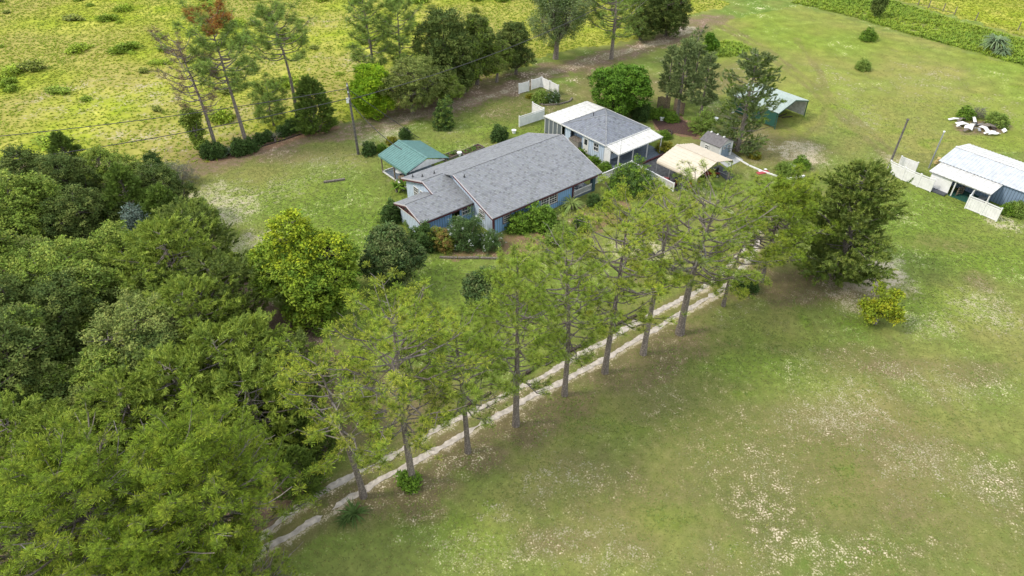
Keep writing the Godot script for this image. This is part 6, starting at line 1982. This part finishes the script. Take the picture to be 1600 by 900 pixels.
	var list := [[bush(710, 3.2, 2.2, ashy, {"clumps": 380, "bark": 1.4, "stems": 14}), Vector3(-38.58, 0, -72.02), 1.0, "ashy grey mossy bush at the edge of the sandy lawn"], [b_deep, Vector3(-43.55, 0, -76.14), 0.75, "dark round bush left of the ashy grey one at the meadow edge"], [bush(711, 4.4, 1.35, soft + deep, {"clumps": 380, "flat": 1.0}), Vector3(-9.04, 0, -87.64), 1.0, "upright conical bush alone in the back yard"], [b_deep, Vector3(-1.67, 0, -83.73), 0.75, "dark round bush behind the ridge of the house"], [b_deep, Vector3(-17.84, 0, -79.72), 0.62, "dark bush at the foot of the utility pole"], [b_green, Vector3(-16.44, 0, -80.61), 0.5, "green bush left of the pavilion roof"], [b_yel, Vector3(-15.53, 0, -82.79), 0.9, "yellowish bush behind the pavilion roof, left"], [b_deep, Vector3(-13.89, 0, -84.30), 0.55, "dark bush behind the pavilion roof, beside the bird bath"], [b_soft, Vector3(4.17, 0, -96.55), 0.95, "soft green bush before the white back fence corner"], [b_ole, Vector3(5.92, 0, -96.32), 0.62, "blue green bush before the rightmost back fence panel"], [b_yel, Vector3(2.62, 0, -97.73), 0.7, "small yellow grass clump left of the back garden bushes"], [b_green, Vector3(19.84, 0, -84.30), 0.55, "bush inside the dark timber edging right of the outbuilding"], [b_yel, Vector3(19.20, 0, -80.61), 1.25, "low yellow mound between the outbuilding patio and the carport"], [b_green, Vector3(8.41, 0, -79.37), 0.5, "left green plant in the bed along the outbuilding wall"], [b_green, Vector3(10.06, 0, -77.31), 0.5, "middle green plant in the bed along the outbuilding wall"], [b_green, Vector3(11.28, 0, -75.49), 0.55, "right green plant in the bed along the outbuilding wall"], [bush(712, 3.4, 2.0, soft, {"clumps": 360}), Vector3(25.28, 0, -86.64), 0.9, "fresh green bush left of the shed"], [b_green, Vector3(18.63, 0, -91.18), 0.8, "left green bush before the board fence"], [b_green, Vector3(20.33, 0, -90.75), 0.75, "middle green bush before the board fence"], [b_green, Vector3(21.73, 0, -89.70), 0.65, "right green bush before the board fence"], [b_deep, Vector3(17.62, 0, -90.33), 0.85, "dark bush at the foot of the dense round tree"], [b_yel, Vector3(30.25, 0, -78.67), 0.85, "small orange yellow bush on the sandy lawn right of the shed"], [b_soft, Vector3(32.65, 0, -74.84), 0.85, "soft green bush beside the dark lawn chair"], [b_green, Vector3(34.99, 0, -76.14), 0.7, "green bush right of the dark lawn chair"], [b_green, Vector3(62.41, 0, -123.80), 0.95, "upper round bush alone on the far lawn, top right"], [b_soft, Vector3(55.89, 0, -109.42), 0.9, "lower flat bush alone on the far lawn, top right"], [b_green, Vector3(62.49, 0, -90.75), 0.75, "green bush behind the left part of the scrap heap"], [bush(713, 1.6, 1.3, ashy, {"clumps": 170, "bark": 1.3}), Vector3(64.38, 0, -90.97), 0.9, "brown withered bush behind the scrap heap"], [b_soft, Vector3(65.56, 0, -88.46), 1.0, "bright green bush behind the right part of the scrap heap"], [b_soft, Vector3(55.15, 0, -65.47), 0.9, "bright leafy bush at the right edge beside the barn wall"], [b_green, Vector3(54.11, 0, -65.60), 0.6, "dark leafy bush at the foot of the barn wall"], [bush(714, 2.6, 1.6, blue, {"clumps": 260}), Vector3(-35.30, 0, -56.01), 1.0, "bluish pale plant top showing among the dark cedars"]]
	for q in list:
		if q[3].begins_with("bluish"):
			q[1].y = 4.2
			grow("vine_bush", q[0], q[1], q[3], "bush", "", q[2])
		else:
			grow("yard_bush", q[0], q[1], q[3], "bush", "single bushes about the homestead", q[2])
	# scrub in the wild meadow
	var weed := [bush(720, 1.3, 1.3, clumps(760, 0.42, 20, 0.23, [L(0.186, 0.260, 0.031), L(0.151, 0.220, 0.031)]), {"clumps": 70, "scale": 1.3}), bush(721, 1.1, 1.5, clumps(765, 0.42, 20, 0.23, [L(0.236, 0.309, 0.031), L(0.186, 0.253, 0.031)]), {"clumps": 60, "scale": 1.3}), bush(722, 1.4, 1.1, clumps(770, 0.42, 20, 0.23, [L(0.169, 0.204, 0.055), L(0.203, 0.244, 0.047)]), {"clumps": 54, "scale": 1.3})]
	var r := RandomNumberGenerator.new()
	r.seed = 88
	var n := 0
	while n < 115:
		var z := r.randf_range(-160, -80)
		var x := r.randf_range(-110, 30)
		if absf(x) > -z * 0.74 + 4 or field_at(3, x, z) < 0.9 or field_at(4, x, z) > 0.1:
			continue
		if r.randf() > clampf((-z - 70) / 80.0, 0.15, 1.0):
			continue
		n += 1
		grow("meadow_bush", weed[n % 3], Vector3(x, 0, z), "small wild bush growing in the yellow green meadow", "bush", "wild bushes in the meadow", r.randf_range(0.35, 1.25), r.randf() * TAU, r.randf_range(0.45, 1.05)).scale.x *= r.randf_range(0.8, 1.9)


var hedge_at := {"leftmost dark hedge bush in the bed below the tall pines": Vector3(-37.63, 0, -78.85), "dark hedge bush right of the dying pine trunk": Vector3(-36.47, 0, -79.19), "round dark hedge bush left of the middle tall trunk": Vector3(-34.13, 0, -79.90), "dark hedge bush at the foot of the middle tall pine": Vector3(-33.05, 0, -80.61), "low dark hedge bush right of the middle tall pine": Vector3(-32.46, 0, -82.79), "low hedge bush left of the grey sword leaved plant": Vector3(-31.65, 0, -83.73), "low hedge bush right of the grey sword leaved plant": Vector3(-30.16, 0, -85.07), "hedge bush at the foot of the rightmost tall pine": Vector3(-29.28, 0, -86.24), "hedge bush between the rightmost tall pine and the cone cedar": Vector3(-28.37, 0, -87.44)}


func frond(called: String, g: Geo, at: Vector3, k: float, stem: float, label: String, category: String, group: String) -> void:
	var o := thing(called, label, category, at, rng.randf() * TAU, group)
	o.scale = Vector3.ONE * k
	var t := Geo.new()
	t.tube([Vector3.ZERO, Vector3(0, stem, 0)], [0.16, 0.12], 7, GREY)
	obj("trunk", t, mat.bark, o)
	var f := put("fronds", g.mesh(mat.leaf), o)
	f.position.y = stem


func grass() -> void:
	var short := frond_shape(800, 5, 0.16, 0.018, 0.3, 0.75, Color(0.85, 0.85, 0.85), Color.WHITE)
	var wild := frond_shape(801, 11, 0.5, 0.05, 0.5, 0.7, Color(0.8, 0.8, 0.8), Color.WHITE)
	var lawn := func(x: float, z: float) -> Array:
		if field_at(6, x, z) > 0.3:
			return [0.0, Color.WHITE, 1.0]
		var sand := field_at(0, x, z)
		var straw := field_at(1, x, z)
		var lush := field_at(2, x, z)
		var p := (1.0 - 0.75 * sand) * (1.0 - 0.7 * straw) * (1.0 - field_at(3, x, z)) * (1.0 - field_at(4, x, z) * 0.9) * (1.0 - field_at(5, x, z) * 0.8)
		var t: float = tones[1].get_noise_2d(x * 2, z * 2) * 0.5 + 0.5
		p *= clampf(0.35 + t * 0.8, 0, 1)
		var c := Color(0.17, 0.17, 0.055).lerp(Color(0.12, 0.16, 0.035), clampf(t * 0.8 + lush * 0.6, 0, 1))
		return [p, c, 0.9 + lush * 0.5]
	scatter("lawn_grass", "short patchy green grass of the mown lawn", short, -40, -98, 66, -20, 380000, lawn, 61)
	var mead := func(x: float, z: float) -> Array:
		var w := field_at(3, x, z)
		if w < 0.3:
			return [0.0, Color.WHITE, 1.0]
		var t: float = tones[0].get_noise_2d(x, z) * 0.5 + 0.5
		var c := Color(0.27, 0.29, 0.035).lerp(Color(0.16, 0.23, 0.02), t)
		if w < 0.9:
			return [0.4, Color(0.21, 0.21, 0.065).lerp(Color(0.14, 0.175, 0.035), t), 0.3]
		return [clampf(1.1 - field_at(0, x, z) * 1.1, 0, 1) * (1.0 - field_at(4, x, z)), c, 0.75]
	scatter("meadow_grass", "loose yellow green wild grass of the meadow", wild, -118, -164, 118, -64, 130000, mead, 62)
	var strip := PackedVector2Array([Vector2(56.18, -146.75), Vector2(62.34, -140.61), Vector2(65.99, -135.67), Vector2(71.80, -125.89), Vector2(77.84, -117.83), Vector2(82.94, -109.99), Vector2(90.28, -122.43), Vector2(83.95, -134.09), Vector2(77.24, -147.66), Vector2(68.68, -154.33)])
	var patch := PackedVector2Array([Vector2(30.40, -118.47), Vector2(34.48, -123.11), Vector2(39.01, -122.43), Vector2(40.56, -119.12), Vector2(38.26, -115.33), Vector2(32.81, -114.72)])
	var tall := func(x: float, z: float) -> Array:
		var p := Vector2(x, z)
		var inside := Geometry2D.is_point_in_polygon(p, strip)
		if not inside and not Geometry2D.is_point_in_polygon(p, patch):
			return [0.0, Color.WHITE, 1.0]
		var t: float = tones[1].get_noise_2d(x, z) * 0.5 + 0.5
		return [0.85 if t > 0.3 else 0.25, Color(0.21, 0.27, 0.03).lerp(Color(0.12, 0.19, 0.025), t), 1.7]
	scatter("tall_grass", "tall green grass in the strip along the far field border", wild, 28, -162, 118, -96, 60000, tall, 63)
